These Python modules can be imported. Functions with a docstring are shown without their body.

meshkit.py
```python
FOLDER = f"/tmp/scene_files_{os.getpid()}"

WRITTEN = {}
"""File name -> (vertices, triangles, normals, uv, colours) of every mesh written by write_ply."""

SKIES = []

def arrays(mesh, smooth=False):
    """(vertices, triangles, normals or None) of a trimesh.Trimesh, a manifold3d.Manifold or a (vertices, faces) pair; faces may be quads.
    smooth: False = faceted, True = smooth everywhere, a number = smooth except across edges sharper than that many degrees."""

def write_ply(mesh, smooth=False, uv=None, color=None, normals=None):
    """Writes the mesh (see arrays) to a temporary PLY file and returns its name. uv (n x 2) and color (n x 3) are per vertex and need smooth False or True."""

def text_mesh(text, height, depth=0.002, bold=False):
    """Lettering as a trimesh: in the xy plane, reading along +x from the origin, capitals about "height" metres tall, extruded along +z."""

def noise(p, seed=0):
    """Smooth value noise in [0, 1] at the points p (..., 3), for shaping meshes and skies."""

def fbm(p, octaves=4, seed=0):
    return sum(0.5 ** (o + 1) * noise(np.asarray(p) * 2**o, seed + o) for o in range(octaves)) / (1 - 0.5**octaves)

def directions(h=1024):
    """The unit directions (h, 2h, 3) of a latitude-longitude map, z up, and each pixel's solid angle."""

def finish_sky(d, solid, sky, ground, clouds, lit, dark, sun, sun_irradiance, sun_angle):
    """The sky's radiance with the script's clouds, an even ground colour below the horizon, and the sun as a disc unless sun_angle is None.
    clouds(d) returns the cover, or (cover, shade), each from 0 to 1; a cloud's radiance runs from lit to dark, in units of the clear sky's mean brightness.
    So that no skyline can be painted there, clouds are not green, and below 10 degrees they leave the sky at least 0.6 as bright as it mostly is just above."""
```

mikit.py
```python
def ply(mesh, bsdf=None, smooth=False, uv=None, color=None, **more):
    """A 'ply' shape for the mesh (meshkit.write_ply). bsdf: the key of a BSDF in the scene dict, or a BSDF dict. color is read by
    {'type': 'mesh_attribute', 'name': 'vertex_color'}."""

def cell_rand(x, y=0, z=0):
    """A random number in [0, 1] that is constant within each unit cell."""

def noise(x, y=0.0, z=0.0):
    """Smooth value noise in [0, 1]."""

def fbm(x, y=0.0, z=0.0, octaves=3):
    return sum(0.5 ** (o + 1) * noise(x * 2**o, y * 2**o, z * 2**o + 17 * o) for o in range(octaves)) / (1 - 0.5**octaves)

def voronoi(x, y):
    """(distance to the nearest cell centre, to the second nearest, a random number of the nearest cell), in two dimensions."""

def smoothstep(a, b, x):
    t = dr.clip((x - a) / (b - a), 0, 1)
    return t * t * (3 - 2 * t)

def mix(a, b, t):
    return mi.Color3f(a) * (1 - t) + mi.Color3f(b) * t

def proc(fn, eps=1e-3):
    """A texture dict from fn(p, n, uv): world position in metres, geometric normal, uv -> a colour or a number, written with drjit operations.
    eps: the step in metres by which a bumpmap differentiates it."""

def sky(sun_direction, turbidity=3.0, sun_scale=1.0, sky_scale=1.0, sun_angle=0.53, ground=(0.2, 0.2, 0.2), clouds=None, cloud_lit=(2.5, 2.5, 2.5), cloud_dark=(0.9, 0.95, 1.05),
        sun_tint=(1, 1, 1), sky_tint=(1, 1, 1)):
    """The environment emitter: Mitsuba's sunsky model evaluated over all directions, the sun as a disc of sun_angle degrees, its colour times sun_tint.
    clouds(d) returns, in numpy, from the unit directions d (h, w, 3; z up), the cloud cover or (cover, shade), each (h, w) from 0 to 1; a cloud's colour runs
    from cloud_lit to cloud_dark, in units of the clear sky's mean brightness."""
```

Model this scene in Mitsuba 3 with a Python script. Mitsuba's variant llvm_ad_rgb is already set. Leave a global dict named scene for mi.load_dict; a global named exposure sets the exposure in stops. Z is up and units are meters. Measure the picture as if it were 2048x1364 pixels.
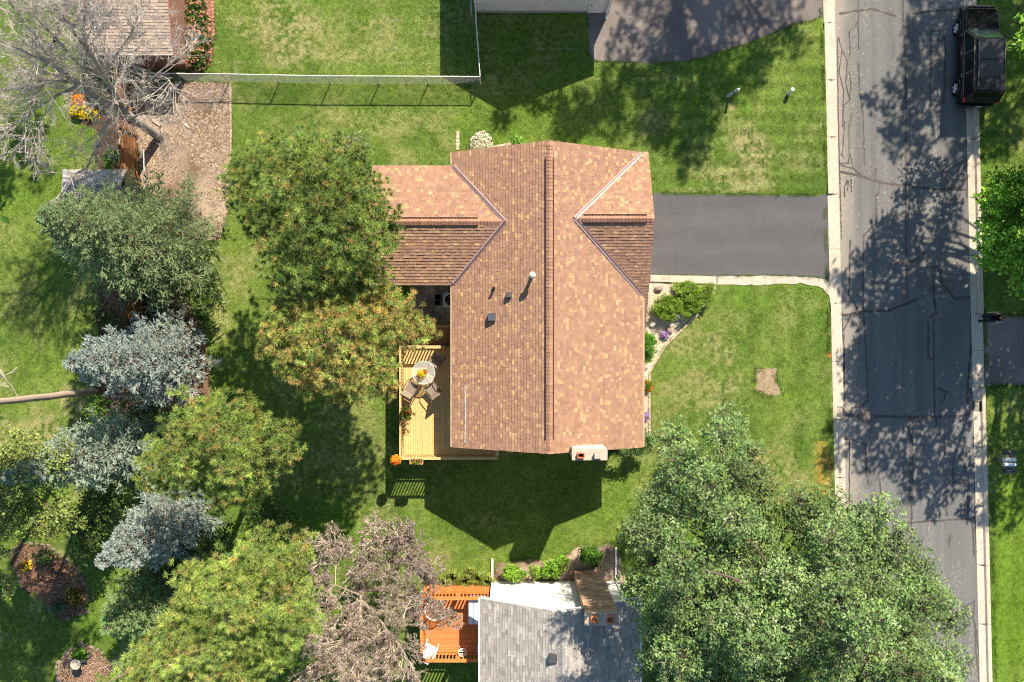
import math, random
import numpy as np
import drjit as dr
import mitsuba as mi
import trimesh
import manifold3d as m3
from shapely.geometry import Polygon, Point, LineString, box as sbox
from shapely.ops import unary_union
from shapely import prepared, contains_xy
import mikit, meshkit

T = mi.ScalarTransform4f
H, F, CX, CY = 39.8, 1592.0, 1024.0, 682.0      # camera height, focal length in photo pixels, image centre
scene, labels = {}, {}
# ---------------------------------------------------------------- camera, sky, exposure
scene['camera'] = {'type': 'perspective', 'fov': math.degrees(2 * math.atan(1024 / F)), 'fov_axis': 'x', 'near_clip': 0.5, 'far_clip': 2000.0,
                   'to_world': T().look_at(origin=[0, 0, H], target=[0, 0, 0], up=[0, 1, 0])}
SUN = np.array([0.433, 0.973, 1.0])
scene['sky_light'] = mikit.sky(SUN.tolist(), turbidity=3, sun_angle=0.6, sky_scale=.84, sky_tint=(1.06, 1.0, .88), sun_tint=(.95, 1.0, 1.06))
exposure = 2.7

rng = np.random.default_rng(7)
random.seed(7)

# ---------------------------------------------------------------- helpers
def W(px, py, z=0.0):
    "world point at height z that stands where the photograph shows the pixel"
    s = (H - z) / F
    return np.array([(px - CX) * s, (CY - py) * s, z])

def A(c):
    return np.asarray(c, float)

class MB:
    "collects triangles with one colour each vertex"
    def __init__(self):
        self.v, self.f, self.c, self.n = [], [], [], 0
    def add(self, v, f, col=(-1., -1., -1.)):
        v = np.asarray(v, float); f = np.asarray(f, int)
        if f.shape[1] == 4:
            f = np.vstack([f[:, [0, 1, 2]], f[:, [0, 2, 3]]])
        col = np.asarray(col, float)
        if col.ndim == 1:
            col = np.tile(col, (len(v), 1))
        self.v.append(v); self.f.append(f + self.n); self.c.append(col); self.n += len(v)
        return self
    def mesh(self, m, col):
        return self.add(m.vertices, m.faces, col)
    def get(self):
        return np.vstack(self.v), np.vstack(self.f), np.vstack(self.c)

used = {}
def new_key(name, parent=None):
    k = (parent + '__' + name) if parent else name
    i = used.get(k, -1) + 1
    used[k] = i
    return k if i == 0 else '%s_%03d' % (k, i)

def tag(key, label=None, cat=None, group=None, kind=None):
    d = labels.setdefault(key, {})
    for a, b in (('label', label), ('category', cat), ('group', group), ('kind', kind)):
        if b is not None:
            d[a] = b
    return key

def thing(name, label, cat, group=None):
    return tag(new_key(name), label, cat, group)

ALIAS = {'grain': 'rough', 'shingle_grit': 'rough', 'metal': 'satin', 'paint': 'gloss', 'dark_glass': 'gloss', 'needle': 'leaf'}
def put(key, mesh, col=(.5, .5, .5), mat='rough', smooth=False):
    "one shape entry; mesh: MB, trimesh, manifold, (v, f)"
    if isinstance(mesh, MB):
        v, f, c = mesh.get()
        c = np.where(c[:, :1] < 0, A(col), c)
    else:
        if hasattr(mesh, 'to_mesh'):
            m = mesh.to_mesh(); v, f = m.vert_properties[:, :3], m.tri_verts
        elif isinstance(mesh, tuple):
            v, f = mesh
        else:
            v, f = mesh.vertices, mesh.faces
        v = np.asarray(v, float); f = np.asarray(f, int)
        if f.shape[1] == 4:
            f = np.vstack([f[:, [0, 1, 2]], f[:, [0, 2, 3]]])
        c = np.asarray(col, float)
        if c.ndim == 1:
            c = np.tile(c, (len(v), 1))
    if smooth not in (False, True):      # split at sharp edges by hand keeps colours
        tm = trimesh.Trimesh(v, f, process=False)
        tm.visual.vertex_colors = None
        s = trimesh.graph.smooth_shade(tm, angle=math.radians(smooth), facet_minarea=None)
        if c.std(axis=0).max() > 1e-9:
            from scipy.spatial import cKDTree
            c = c[cKDTree(v).query(s.vertices)[1]]
        else:
            c = np.tile(c[0], (len(s.vertices), 1))
        v, f, smooth = np.array(s.vertices), np.array(s.faces), True
    scene[key] = mikit.ply((v, f), ALIAS.get(mat, mat), smooth=smooth, color=c)
    return key

def part(name, parent, mesh, col=(.5, .5, .5), mat='rough', smooth=False, label=None, kind=None):
    k = put(new_key(name, parent), mesh, col, mat, smooth)
    if label or kind:
        tag(k, label, kind=kind)
    return k

def solo(name, mesh, label, cat, col=(.5, .5, .5), mat='rough', smooth=False, group=None, kind=None):
    k = put(new_key(name), mesh, col, mat, smooth)
    return tag(k, label, cat, group, kind)

def setting(name, mesh, col=(.5, .5, .5), mat='rough', smooth=False, label=None):
    k = put(new_key(name), mesh, col, mat, smooth)
    return tag(k, label, kind='structure')

BOXF = np.array([[0, 3, 2, 1], [4, 5, 6, 7], [0, 1, 5, 4], [1, 2, 6, 5], [2, 3, 7, 6], [3, 0, 4, 7]])
def bx(x0, x1, y0, y1, z0, z1):
    return np.array([[x0, y0, z0], [x1, y0, z0], [x1, y1, z0], [x0, y1, z0], [x0, y0, z1], [x1, y0, z1], [x1, y1, z1], [x0, y1, z1]]), BOXF

def beam(p, q, w, h, up=(0, 0, 1)):
    "a bar from p to q, w across and h along up"
    p, q, up = A(p), A(q), A(up)
    d = (q - p) / np.linalg.norm(q - p)
    s = np.cross(d, up)
    if np.linalg.norm(s) < 1e-6:
        s = np.cross(d, [1, 0, 0])
    s /= np.linalg.norm(s); u = np.cross(s, d)
    s, u = s * w / 2, u * h / 2
    return np.array([p - s - u, p + s - u, p + s + u, p - s + u, q - s - u, q + s - u, q + s + u, q - s + u]), BOXF[:, ::-1]

def tubes(P, Q, r0, r1, sides=4):
    "many open tubes at once"
    P, Q = np.atleast_2d(P).astype(float), np.atleast_2d(Q).astype(float)
    n = len(P)
    r0, r1 = np.broadcast_to(r0, n), np.broadcast_to(r1, n)
    d = Q - P; d /= np.linalg.norm(d, axis=1, keepdims=True) + 1e-9
    a = np.cross(d, np.where(np.abs(d[:, 2:]) < .9, [[0, 0, 1.]], [[1., 0, 0]])); a /= np.linalg.norm(a, axis=1, keepdims=True) + 1e-9
    b = np.cross(d, a)
    t = np.arange(sides) * 2 * np.pi / sides
    ring = np.cos(t)[None, :, None] * a[:, None] + np.sin(t)[None, :, None] * b[:, None]
    v = np.concatenate([P[:, None] + ring * r0[:, None, None], Q[:, None] + ring * r1[:, None, None]], 1).reshape(-1, 3)
    i = np.arange(sides); j = (i + 1) % sides
    f = np.vstack([np.stack([i, j, j + sides], 1), np.stack([i, j + sides, i + sides], 1)])
    f = (f[None] + (np.arange(n) * 2 * sides)[:, None, None]).reshape(-1, 3)
    return v, f

def path(pts, radii, sides=8):
    "one continuous capped tube"
    p = A(pts); n = len(p); radii = np.broadcast_to(radii, n).astype(float)
    t = np.gradient(p, axis=0); t /= np.linalg.norm(t, axis=1, keepdims=True) + 1e-9
    ref = np.array([0, 0, 1.]) if abs(t[0, 2]) < .9 else np.array([1., 0, 0])
    a = np.cross(t, ref); a /= np.linalg.norm(a, axis=1, keepdims=True) + 1e-9
    b = np.cross(t, a); g = np.arange(sides) * 2 * np.pi / sides
    v = (p[:, None] + radii[:, None, None] * (np.cos(g)[None, :, None] * a[:, None] + np.sin(g)[None, :, None] * b[:, None])).reshape(-1, 3)
    f = []
    for k in range(n - 1):
        for s in range(sides):
            q = (s + 1) % sides
            f += [[k * sides + s, k * sides + q, (k + 1) * sides + q], [k * sides + s, (k + 1) * sides + q, (k + 1) * sides + s]]
    v = np.vstack([v, p[0], p[-1]])
    for s in range(sides):
        q = (s + 1) % sides
        f += [[n * sides, q, s], [n * sides + 1, (n - 1) * sides + s, (n - 1) * sides + q]]
    return v, np.array(f)

def lathe(prof, center=(0, 0, 0), n=24):
    "prof: list of (r, z); about the vertical"
    prof = A(prof); g = np.arange(n) * 2 * np.pi / n
    v = np.stack([prof[:, None, 0] * np.cos(g), prof[:, None, 0] * np.sin(g), np.repeat(prof[:, 1:], n, 1)], -1).reshape(-1, 3) + A(center)
    f = []
    for k in range(len(prof) - 1):
        i = np.arange(n); j = (i + 1) % n
        f.append(np.stack([k * n + i, k * n + j, (k + 1) * n + j, (k + 1) * n + i], 1))
    return v, np.vstack(f)

def prism(poly, z0, z1):
    if not isinstance(poly, Polygon):
        poly = Polygon(poly)
    m = trimesh.creation.extrude_polygon(poly.buffer(0), z1 - z0, engine='earcut')
    m.apply_translation([0, 0, z0])
    return np.array(m.vertices), np.array(m.faces)

def GP(pts, z=0.0):
    "ground polygon from photo pixels"
    return Polygon([W(x, y, z)[:2] for x, y in pts]).buffer(0)

def sheet(poly, z):
    "flat sheet facing up"
    v, f = [], []
    for g in getattr(poly, 'geoms', [poly]):
        vv, ff = trimesh.creation.triangulate_polygon(g, engine='earcut')
        f.append(np.asarray(ff) + sum(map(len, v))); v.append(np.asarray(vv))
    v = np.vstack(v); f = np.vstack(f)
    a = v[f[:, 1]] - v[f[:, 0]]; b = v[f[:, 2]] - v[f[:, 0]]
    flip = a[:, 0] * b[:, 1] - a[:, 1] * b[:, 0] < 0
    f[flip] = f[flip][:, ::-1]
    return np.column_stack([v, np.full(len(v), z)]), f

def ribbon(px, w, z, jitter=.0):
    "painted or poured line on the ground through photo pixels; w in metres"
    p = np.array([W(x, y, 0)[:2] for x, y in px])
    g = LineString(p).segmentize(.25)
    q = np.array(g.coords) + rng.normal(0, jitter, (len(g.coords), 2))
    k = np.linspace(0, 1, len(q)); ph = rng.uniform(0, 6.28)
    bits = [LineString(q[i:i + 2]).buffer(w / 2 * (.85 + .38 * math.sin(ph + 3.1 * i) * math.sin(1.3 * i + ph)), cap_style='round', quad_segs=2) for i in range(len(q) - 1)]
    u = unary_union(bits)
    return u if u.geom_type == 'Polygon' else max(u.geoms, key=lambda g: g.area)

def wob(poly, amp=.06, step=.25, seed=0):
    "uneven outline"
    r = np.random.default_rng(seed)
    c = np.array(poly.exterior.segmentize(step).coords)[:-1]
    c = c + r.normal(0, amp, c.shape)
    return Polygon(c).buffer(0)

def rock_mesh(c, rx, ry, rz, seed, sub=2, rot=0.0):
    m = trimesh.creation.icosphere(subdivisions=sub)
    v = np.array(m.vertices)
    d = 1 + .45 * (meshkit.fbm(v * 1.3 + seed * 7.3, 3, seed) - .5) + .25 * (meshkit.noise(v * 3.1, seed) - .5)
    v = v * d[:, None] * [rx, ry, rz]
    ca, sa = math.cos(rot), math.sin(rot)
    v = v @ np.array([[ca, sa, 0], [-sa, ca, 0], [0, 0, 1]])
    return v + A(c), np.array(m.faces)

def hull(pts, r):
    s = m3.Manifold.sphere(r, 12)
    return m3.Manifold.batch_hull([s.translate(tuple(map(float, p))) for p in pts])

def unit(v):
    v = np.asarray(v, float)
    return v / (np.linalg.norm(v, axis=-1, keepdims=True) + 1e-9)

# ---------------------------------------------------------------- foliage
def needles(C, axes, cols, n, L, w, spread, r, cols_tip=None):
    "tufts of thin needles round each centre: one triangle a needle"
    k = len(C)
    d = unit(r.normal(size=(k, n, 3)))
    d = unit(d * spread + axes[:, None, :])
    ln = L * r.uniform(.7, 1.15, (k, n, 1))
    s = unit(np.cross(d, r.normal(size=(k, n, 3)))) * w / 2
    base = C[:, None, :] + d * ln * .06
    v = np.stack([base - s, base + s, C[:, None, :] + d * ln], 2)
    c = np.repeat(np.repeat(cols[:, None, None, :], n, 1), 3, 2) * r.uniform(.8, 1.2, (k, n, 1, 1))
    f = np.arange(k * n * 3).reshape(-1, 3)
    return v.reshape(-1, 3), f, c.reshape(-1, 3)

def leaves(C, axes, cols, n, L, w, r, droop=.5, off=.25):
    "rosettes of folded leaves: two triangles a leaf"
    k = len(C)
    d = r.normal(size=(k, n, 3))
    ax = axes[:, None, :]
    d = unit(d - ax * (d * ax).sum(-1, keepdims=True))
    d = unit(d + ax * r.normal(.15, droop, (k, n, 1)))
    nrm = unit(ax + .55 * r.normal(size=(k, n, 3)))
    s = unit(np.cross(d, nrm))
    ln = L * r.uniform(.65, 1.2, (k, n, 1)); ww = w * r.uniform(.75, 1.2, (k, n, 1)) / 2
    b = C[:, None, :] + d * ln * off
    mid = b + d * ln * .5
    up = np.cross(s, d) * ln * .08
    v = np.stack([b, mid - s * ww + up, b + d * ln, mid + s * ww + up], 2)
    c = np.repeat(np.repeat(cols[:, None, None, :], n, 1), 4, 2) * r.uniform(.75, 1.25, (k, n, 1, 1))
    q = np.arange(k * n * 4).reshape(-1, 4)
    f = np.vstack([q[:, [0, 1, 2]], q[:, [0, 2, 3]]])
    return v.reshape(-1, 3), f, c.reshape(-1, 3)

def pick(pal, wts, n, r, jit=.12):
    pal = A(pal); i = r.choice(len(pal), n, p=A(wts) / sum(wts))
    return pal[i] * r.normal(1, jit, (n, 1)).clip(.5, 1.6)

def hexpts(poly, sp, r, inset=0.0):
    while inset > .01 and poly.buffer(-inset).area < .3 * poly.area:
        inset *= .6
    poly = poly.buffer(-inset)
    x0, y0, x1, y1 = poly.bounds
    ys = np.arange(y0, y1, sp * .87); out = []
    for i, y in enumerate(ys):
        xs = np.arange(x0 + (i % 2) * sp / 2, x1, sp)
        out.append(np.stack([xs, np.full(len(xs), y)], 1))
    p = np.vstack(out) + r.normal(0, sp * .22, (sum(map(len, out)), 2))
    return p[contains_xy(poly, p[:, 0], p[:, 1])]

def edge_dist(poly, p):
    import shapely
    return shapely.distance(shapely.points(p), poly.exterior)

def crown_points(px, zmid, ztop, sp, r, inset=.3, layers=((0, 1.0), (-1.2, .8), (-2.6, .6)), bump=.7, power=.6):
    "cluster centres of a crown whose outline at height zmid is the pixel polygon"
    poly = GP(px, zmid)
    out = []
    for dz, frac in layers:
        p = hexpts(poly, sp, r, inset + (0 if dz == 0 else .25 * abs(dz)))
        if not len(p):
            continue
        p = p[r.random(len(p)) < frac]
        if not len(p):
            continue
        d = edge_dist(poly, p); dm = d.max() + 1e-6
        z = zmid + (ztop - zmid) * (d / dm) ** power + dz + r.normal(0, bump, len(p))
        # keep the crown under its outline: a higher cluster looks farther out, so bring it in
        s = (H - z) / (H - zmid)
        out.append(np.column_stack([p * s[:, None], z]))
    return poly, np.vstack(out)

def limbs(base, top, C, r, r0=.2, keep=.6, col=(.2, .16, .13)):
    "trunk and limbs out to the clusters"
    base, top = A(base), A(top)
    b = MB()
    n = 8
    t = np.linspace(0, 1, n)[:, None]
    tr = base + (top - base) * t + np.column_stack([np.cumsum(r.normal(0, .06, n)), np.cumsum(r.normal(0, .06, n)), np.zeros(n)]) * (t > 0)
    tv, tf = path(tr, r0 * (1 - .85 * t[:, 0]) * np.where(t[:, 0] == 0, 1.25, 1), 9)
    C = C[r.random(len(C)) < keep]
    hgt = np.linalg.norm(C[:, :2] - base[:2], axis=1)
    zs = np.clip(C[:, 2] - hgt * .55 - .3, base[2] + (top[2] - base[2]) * .2, top[2] - .3)
    tt = (zs - base[2]) / (top[2] - base[2])
    P = base + (top - base) * tt[:, None]
    M = P * .45 + C * .55 + np.column_stack([r.normal(0, .15, (len(C), 2)), r.normal(-.1, .15, len(C))])
    rr = (.018 + .012 * hgt).clip(.02, r0 * .5)
    for a, c, ra, rb in ((P, M, rr, rr * .6), (M, C, rr * .6, rr * .22)):
        v, f = tubes(a, c, ra, rb, 5)
        b.add(v, f, A(col) * 1.0)
    return (tv, tf), b

def scatter_ball(C, n, rad, r, flat=.75):
    k = len(C)
    d = unit(r.normal(size=(k, n, 3))) * (r.random((k, n, 1)) ** (1 / 2.2)) * [1, 1, flat]
    return C[:, None, :] + d * rad, d
# ---------------------------------------------------------------- materials
mix, sstep = mikit.mix, mikit.smoothstep
def noise(x, y=0.0, z=0.0):
    "flat value noise, seeded by z"
    x, y = mi.Float(x), mi.Float(y)
    i, j = dr.floor(x), dr.floor(y)
    a, b = x - i, y - j
    a, b = a * a * (3 - 2 * a), b * b * (3 - 2 * b)
    z = float(z)
    return dr.lerp(dr.lerp(mikit.cell_rand(i, j, z), mikit.cell_rand(i + 1, j, z), a), dr.lerp(mikit.cell_rand(i, j + 1, z), mikit.cell_rand(i + 1, j + 1, z), a), b)

def fbm(x, y=0.0, z=0.0, octaves=3):
    return sum(0.5 ** (o + 1) * noise(x * 2 ** o, y * 2 ** o, z + 17 * o) for o in range(octaves)) / (1 - 0.5 ** octaves)

def blob(p, q, px, py, rx, ry):
    "1 inside a soft uneven ellipse on the ground (photo pixels), 0 outside; q = noise"
    x, y, _ = W(px, py)
    d = dr.sqrt(dr.square((p.x - x) / (rx / 40)) + dr.square((p.y - y) / (ry / 40)))
    return sstep(1.15, .35, d + q)

DRY = [(560, 60, 90, 70, .8), (640, 110, 150, 30, .6), (760, 70, 60, 40, .5), (880, 60, 40, 20, .3), (1370, 690, 60, 40, .55), (1440, 690, 40, 50, .6), (1400, 790, 100, 50, .6), (1380, 760, 50, 30, .6),
       (1500, 290, 60, 60, .9), (1480, 350, 80, 40, .7), (1600, 330, 50, 30, .4), (1310, 250, 40, 30, .5), (690, 230, 60, 25, .5), (800, 250, 90, 40, .4), (880, 290, 50, 25, .3), (470, 550, 30, 60, .5),
       (440, 640, 30, 60, .5), (70, 870, 90, 60, .8), (150, 830, 50, 60, .7), (1560, 560, 90, 12, .5), (1420, 380, 120, 8, .6), (1560, 950, 90, 70, .5), (1340, 880, 20, 60, .6), (760, 1030, 60, 40, .35), (40, 620, 60, 70, .3),
       (1465, 215, 20, 12, .7), (1330, 830, 60, 40, .35), (1470, 760, 30, 18, .35)]
GOLD = [(1645, 960, 24, 95, .9), (1530, 960, 30, 60, .5), (1590, 1000, 60, 40, .4), (90, 1030, 40, 60, .4)]

def lawn_color(p, n, uv):
    big = fbm(p.x * .22, p.y * .22, 1.0, 3)
    mid = fbm(p.x * .9 + 9, p.y * .9, 2.0, 3)
    fine = fbm(p.x * 5.5, p.y * 5.5, 4.0, 3)
    hair = noise(p.x * 21, p.y * 21, 5.0)
    c = mix(mi.Color3f(.092, .158, .030), mi.Color3f(.148, .212, .046), sstep(.32, .7, big * .5 + mid * .5))
    c = mix(c, mi.Color3f(.105, .190, .026), sstep(.5, .75, fbm(p.x * .35 + 31, p.y * .35, 3.0, 2)) * .6)
    dry = sstep(.5, .74, fbm(p.x * .55 + 3, p.y * .55, 7.0, 4)) * .28
    q = (fbm(p.x * 1.3, p.y * 1.3, 3.0, 3) - .5) * 1.4
    for x, y, rx, ry, a in DRY:
        dry = dr.maximum(dry, blob(p, q, x, y, rx, ry) * (a * .85))
    dry = dry * sstep(.3, .6, fine * .6 + mid * .4)
    c = mix(c, mi.Color3f(.315, .285, .145), dry)
    gold = mi.Float(0)
    for x, y, rx, ry, a in GOLD:
        gold = dr.maximum(gold, blob(p, q, x, y, rx, ry) * a)
    c = mix(c, mi.Color3f(.38, .25, .06), gold * sstep(.2, .6, fine) * .8)
    c = mix(c, mi.Color3f(.120, .215, .022), sstep(23.6, 24.4, p.x) * sstep(-5, -9, p.y) * .6)
    paint = mi.Float(0)
    for x, y, rx, ry in ((1646, 600, 7, 5), (1644, 610, 6, 5), (1652, 667, 6, 5), (1657, 710, 6, 8)):
        paint = dr.maximum(paint, blob(p, q, x, y, rx, ry))
    c = mix(c, mi.Color3f(.52, .15, .06), paint * .7 * sstep(.3, .55, fine))
    # mowing lanes in the front lawns
    lane = .5 + .5 * dr.sin((p.y + .15 * noise(p.x * .3, 2.0)) * 8.2)
    c = c * (1 + (lane - .5) * .24 * sstep(6.5, 8, p.x) * sstep(6.5, 7.5, p.y))
    lane2 = .5 + .5 * dr.sin((p.x - p.y * .03) * 5.1)
    c = c * (1 + (lane2 - .5) * .17 * sstep(10.5, 11.5, p.x) * sstep(3.2, 2.4, p.y))
    cut = sstep(.88, .97, .5 + .5 * dr.sin((p.y + .04 * p.x * .1) * 8.7 + .6 * noise(p.x * .4, 3.0))) * sstep(.5, .9, noise(p.x * 2.3, p.y * 2.0, 8.0))
    c = mix(c, mi.Color3f(.36, .34, .2), cut * (.1 + .3 * hair) * sstep(12.6, 13.2, p.y) * sstep(9.5, 8.5, p.x))
    return c * (.40 + .62 * fine + .56 * hair)

def road_color(p, n, uv):
    big = fbm(p.x * .3, p.y * .12, 1.0, 3)
    g = noise(p.x * 23, p.y * 23, 2.0)
    g2 = noise(p.x * 60, p.y * 60, 2.0)
    worn = sstep(.45, .75, fbm(p.x * 2.2, p.y * .25, 5.0, 3)) * .35
    c = mix(mi.Color3f(.146, .149, .156), mi.Color3f(.188, .190, .195), big)
    c = mix(c, mi.Color3f(.42, .39, .345), worn * sstep(.45, .8, g))
    polish = sstep(.42, .62, fbm(p.x * 2.6, p.y * .05, 15.0, 2))
    c = c * (.93 + .12 * polish)
    oil = sstep(.68, .85, fbm(p.x * 1.1, p.y * .7, 19.0, 3))
    c = c * (1 - .22 * oil)
    # sandy gutter side
    e = p.x - (1669 - 1024) / 40 + .0225 * (p.y - 17.05) * 1.0
    c = mix(c, mi.Color3f(.40, .35, .30), sstep(1.1, .0, e + .5 * (fbm(p.x * 1.5, p.y * .6, 8.0, 3) - .5)) * .6)
    return c * (.86 + .14 * g + .14 * g2)

def drive_color(p, n, uv):
    g = noise(p.x * 30, p.y * 30, 2.0)
    b = fbm(p.x * .6, p.y * 1.4, 3.0, 4)
    s = fbm(p.x * 1.0, p.y * 7.0, 6.0, 3)
    c = mix(mi.Color3f(.098, .099, .112), mi.Color3f(.132, .131, .143), b * .6 + s * .4)
    lap = .5 + .5 * dr.sin(p.y * 4.2 + 2.0 * fbm(p.x * .5, p.y * .3, 9.0, 2))
    dust = sstep(.55, .8, fbm(p.x * 1.7, p.y * 1.7, 12.0, 4))
    c = mix(c * (.95 + .1 * lap), mi.Color3f(.165, .155, .15), dust * .22)
    return c * (.88 + .24 * g)

def conc_color(p, n, uv):
    b = fbm(p.x * .8, p.y * .5, 3.0, 4)
    s = sstep(.55, .8, fbm(p.x * 6, p.y * 2.0, 1.0, 3))
    c = mix(mi.Color3f(.48, .42, .35), mi.Color3f(.60, .53, .45), b)
    c = mix(c, mi.Color3f(.30, .26, .22), s * .28)
    return c * (.85 + .3 * noise(p.x * 26, p.y * 26))

VC = {'type': 'mesh_attribute', 'name': 'vertex_color'}
scene['rough'] = {'type': 'twosided', 'b': {'type': 'diffuse', 'reflectance': VC}}
scene['satin'] = {'type': 'twosided', 'b': {'type': 'principled', 'base_color': VC, 'roughness': .4, 'specular': .5}}
scene['gloss'] = {'type': 'twosided', 'b': {'type': 'principled', 'base_color': VC, 'roughness': .1, 'specular': .5}}
scene['leaf'] = {'type': 'principledthin', 'base_color': VC, 'roughness': .55, 'diff_trans': .4, 'spec_trans': 0.0, 'eta': 1.33}
for nm, fn in (('turf', lawn_color), ('asphalt', road_color), ('sealed_asphalt', drive_color), ('concrete', conc_color)):
    scene[nm] = {'type': 'diffuse', 'reflectance': mikit.proc(fn)}

# grounds coloured by vertex: two tones, a noise scale and a grain
TONES = {'mulch': ((.40, .315, .245), (.14, .092, .065), .6, .55), 'dirt': ((.31, .245, .17), (.23, .185, .12), 1.5, .35), 'soil': ((.20, .125, .085), (.075, .05, .035), .7, .5), 'gravel': ((.70, .61, .48), (.52, .44, .33), 1.5, .25),
         'patio_gravel': ((.40, .33, .25), (.22, .18, .13), 1.2, .4), 'tar': ((.118, .106, .103), (.088, .080, .080), 1.0, .15), 'old_asphalt': ((.225, .20, .19), (.15, .133, .133), .5, .25)}
def toned(vf, tone, size=.16):
    c0, c1, sc, gr = TONES[tone]
    v, f = vf
    if size:
        v, f = trimesh.remesh.subdivide_to_size(v, f, size, max_iter=14)
    m = meshkit.fbm(np.column_stack([v[:, :2] * sc, v[:, :1] * 0 + 3.1]), 4, 5)[:, None]
    t = np.clip((m - .36) / .28, 0, 1)
    g = 1 + gr * (np.random.default_rng(len(v)).random((len(v), 1)) - .5) * 2
    return MB().add(v, f, (A(c0) * (1 - t) + A(c1) * t) * g)

# ---------------------------------------------------------------- ground
FAR = 420.0
setting('lawn', (np.array([[-FAR, -FAR, 0], [FAR, -FAR, 0], [FAR, FAR, 0], [-FAR, FAR, 0.]]), np.array([[0, 1, 2], [0, 2, 3]])), mat='turf')

YA, YB = -5200, 6600
def lx(y): return 1646 + .0225 * y
def rx(y): return 1950 + .0235 * y
road_poly = GP([(lx(YA) + 20, YA), (rx(YA) - 20, YA), (rx(YB) - 20, YB), (lx(YB) + 20, YB)])
road = setting('road', sheet(road_poly, .008), mat='asphalt', label='grey residential street with dark sealed cracks')

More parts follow.
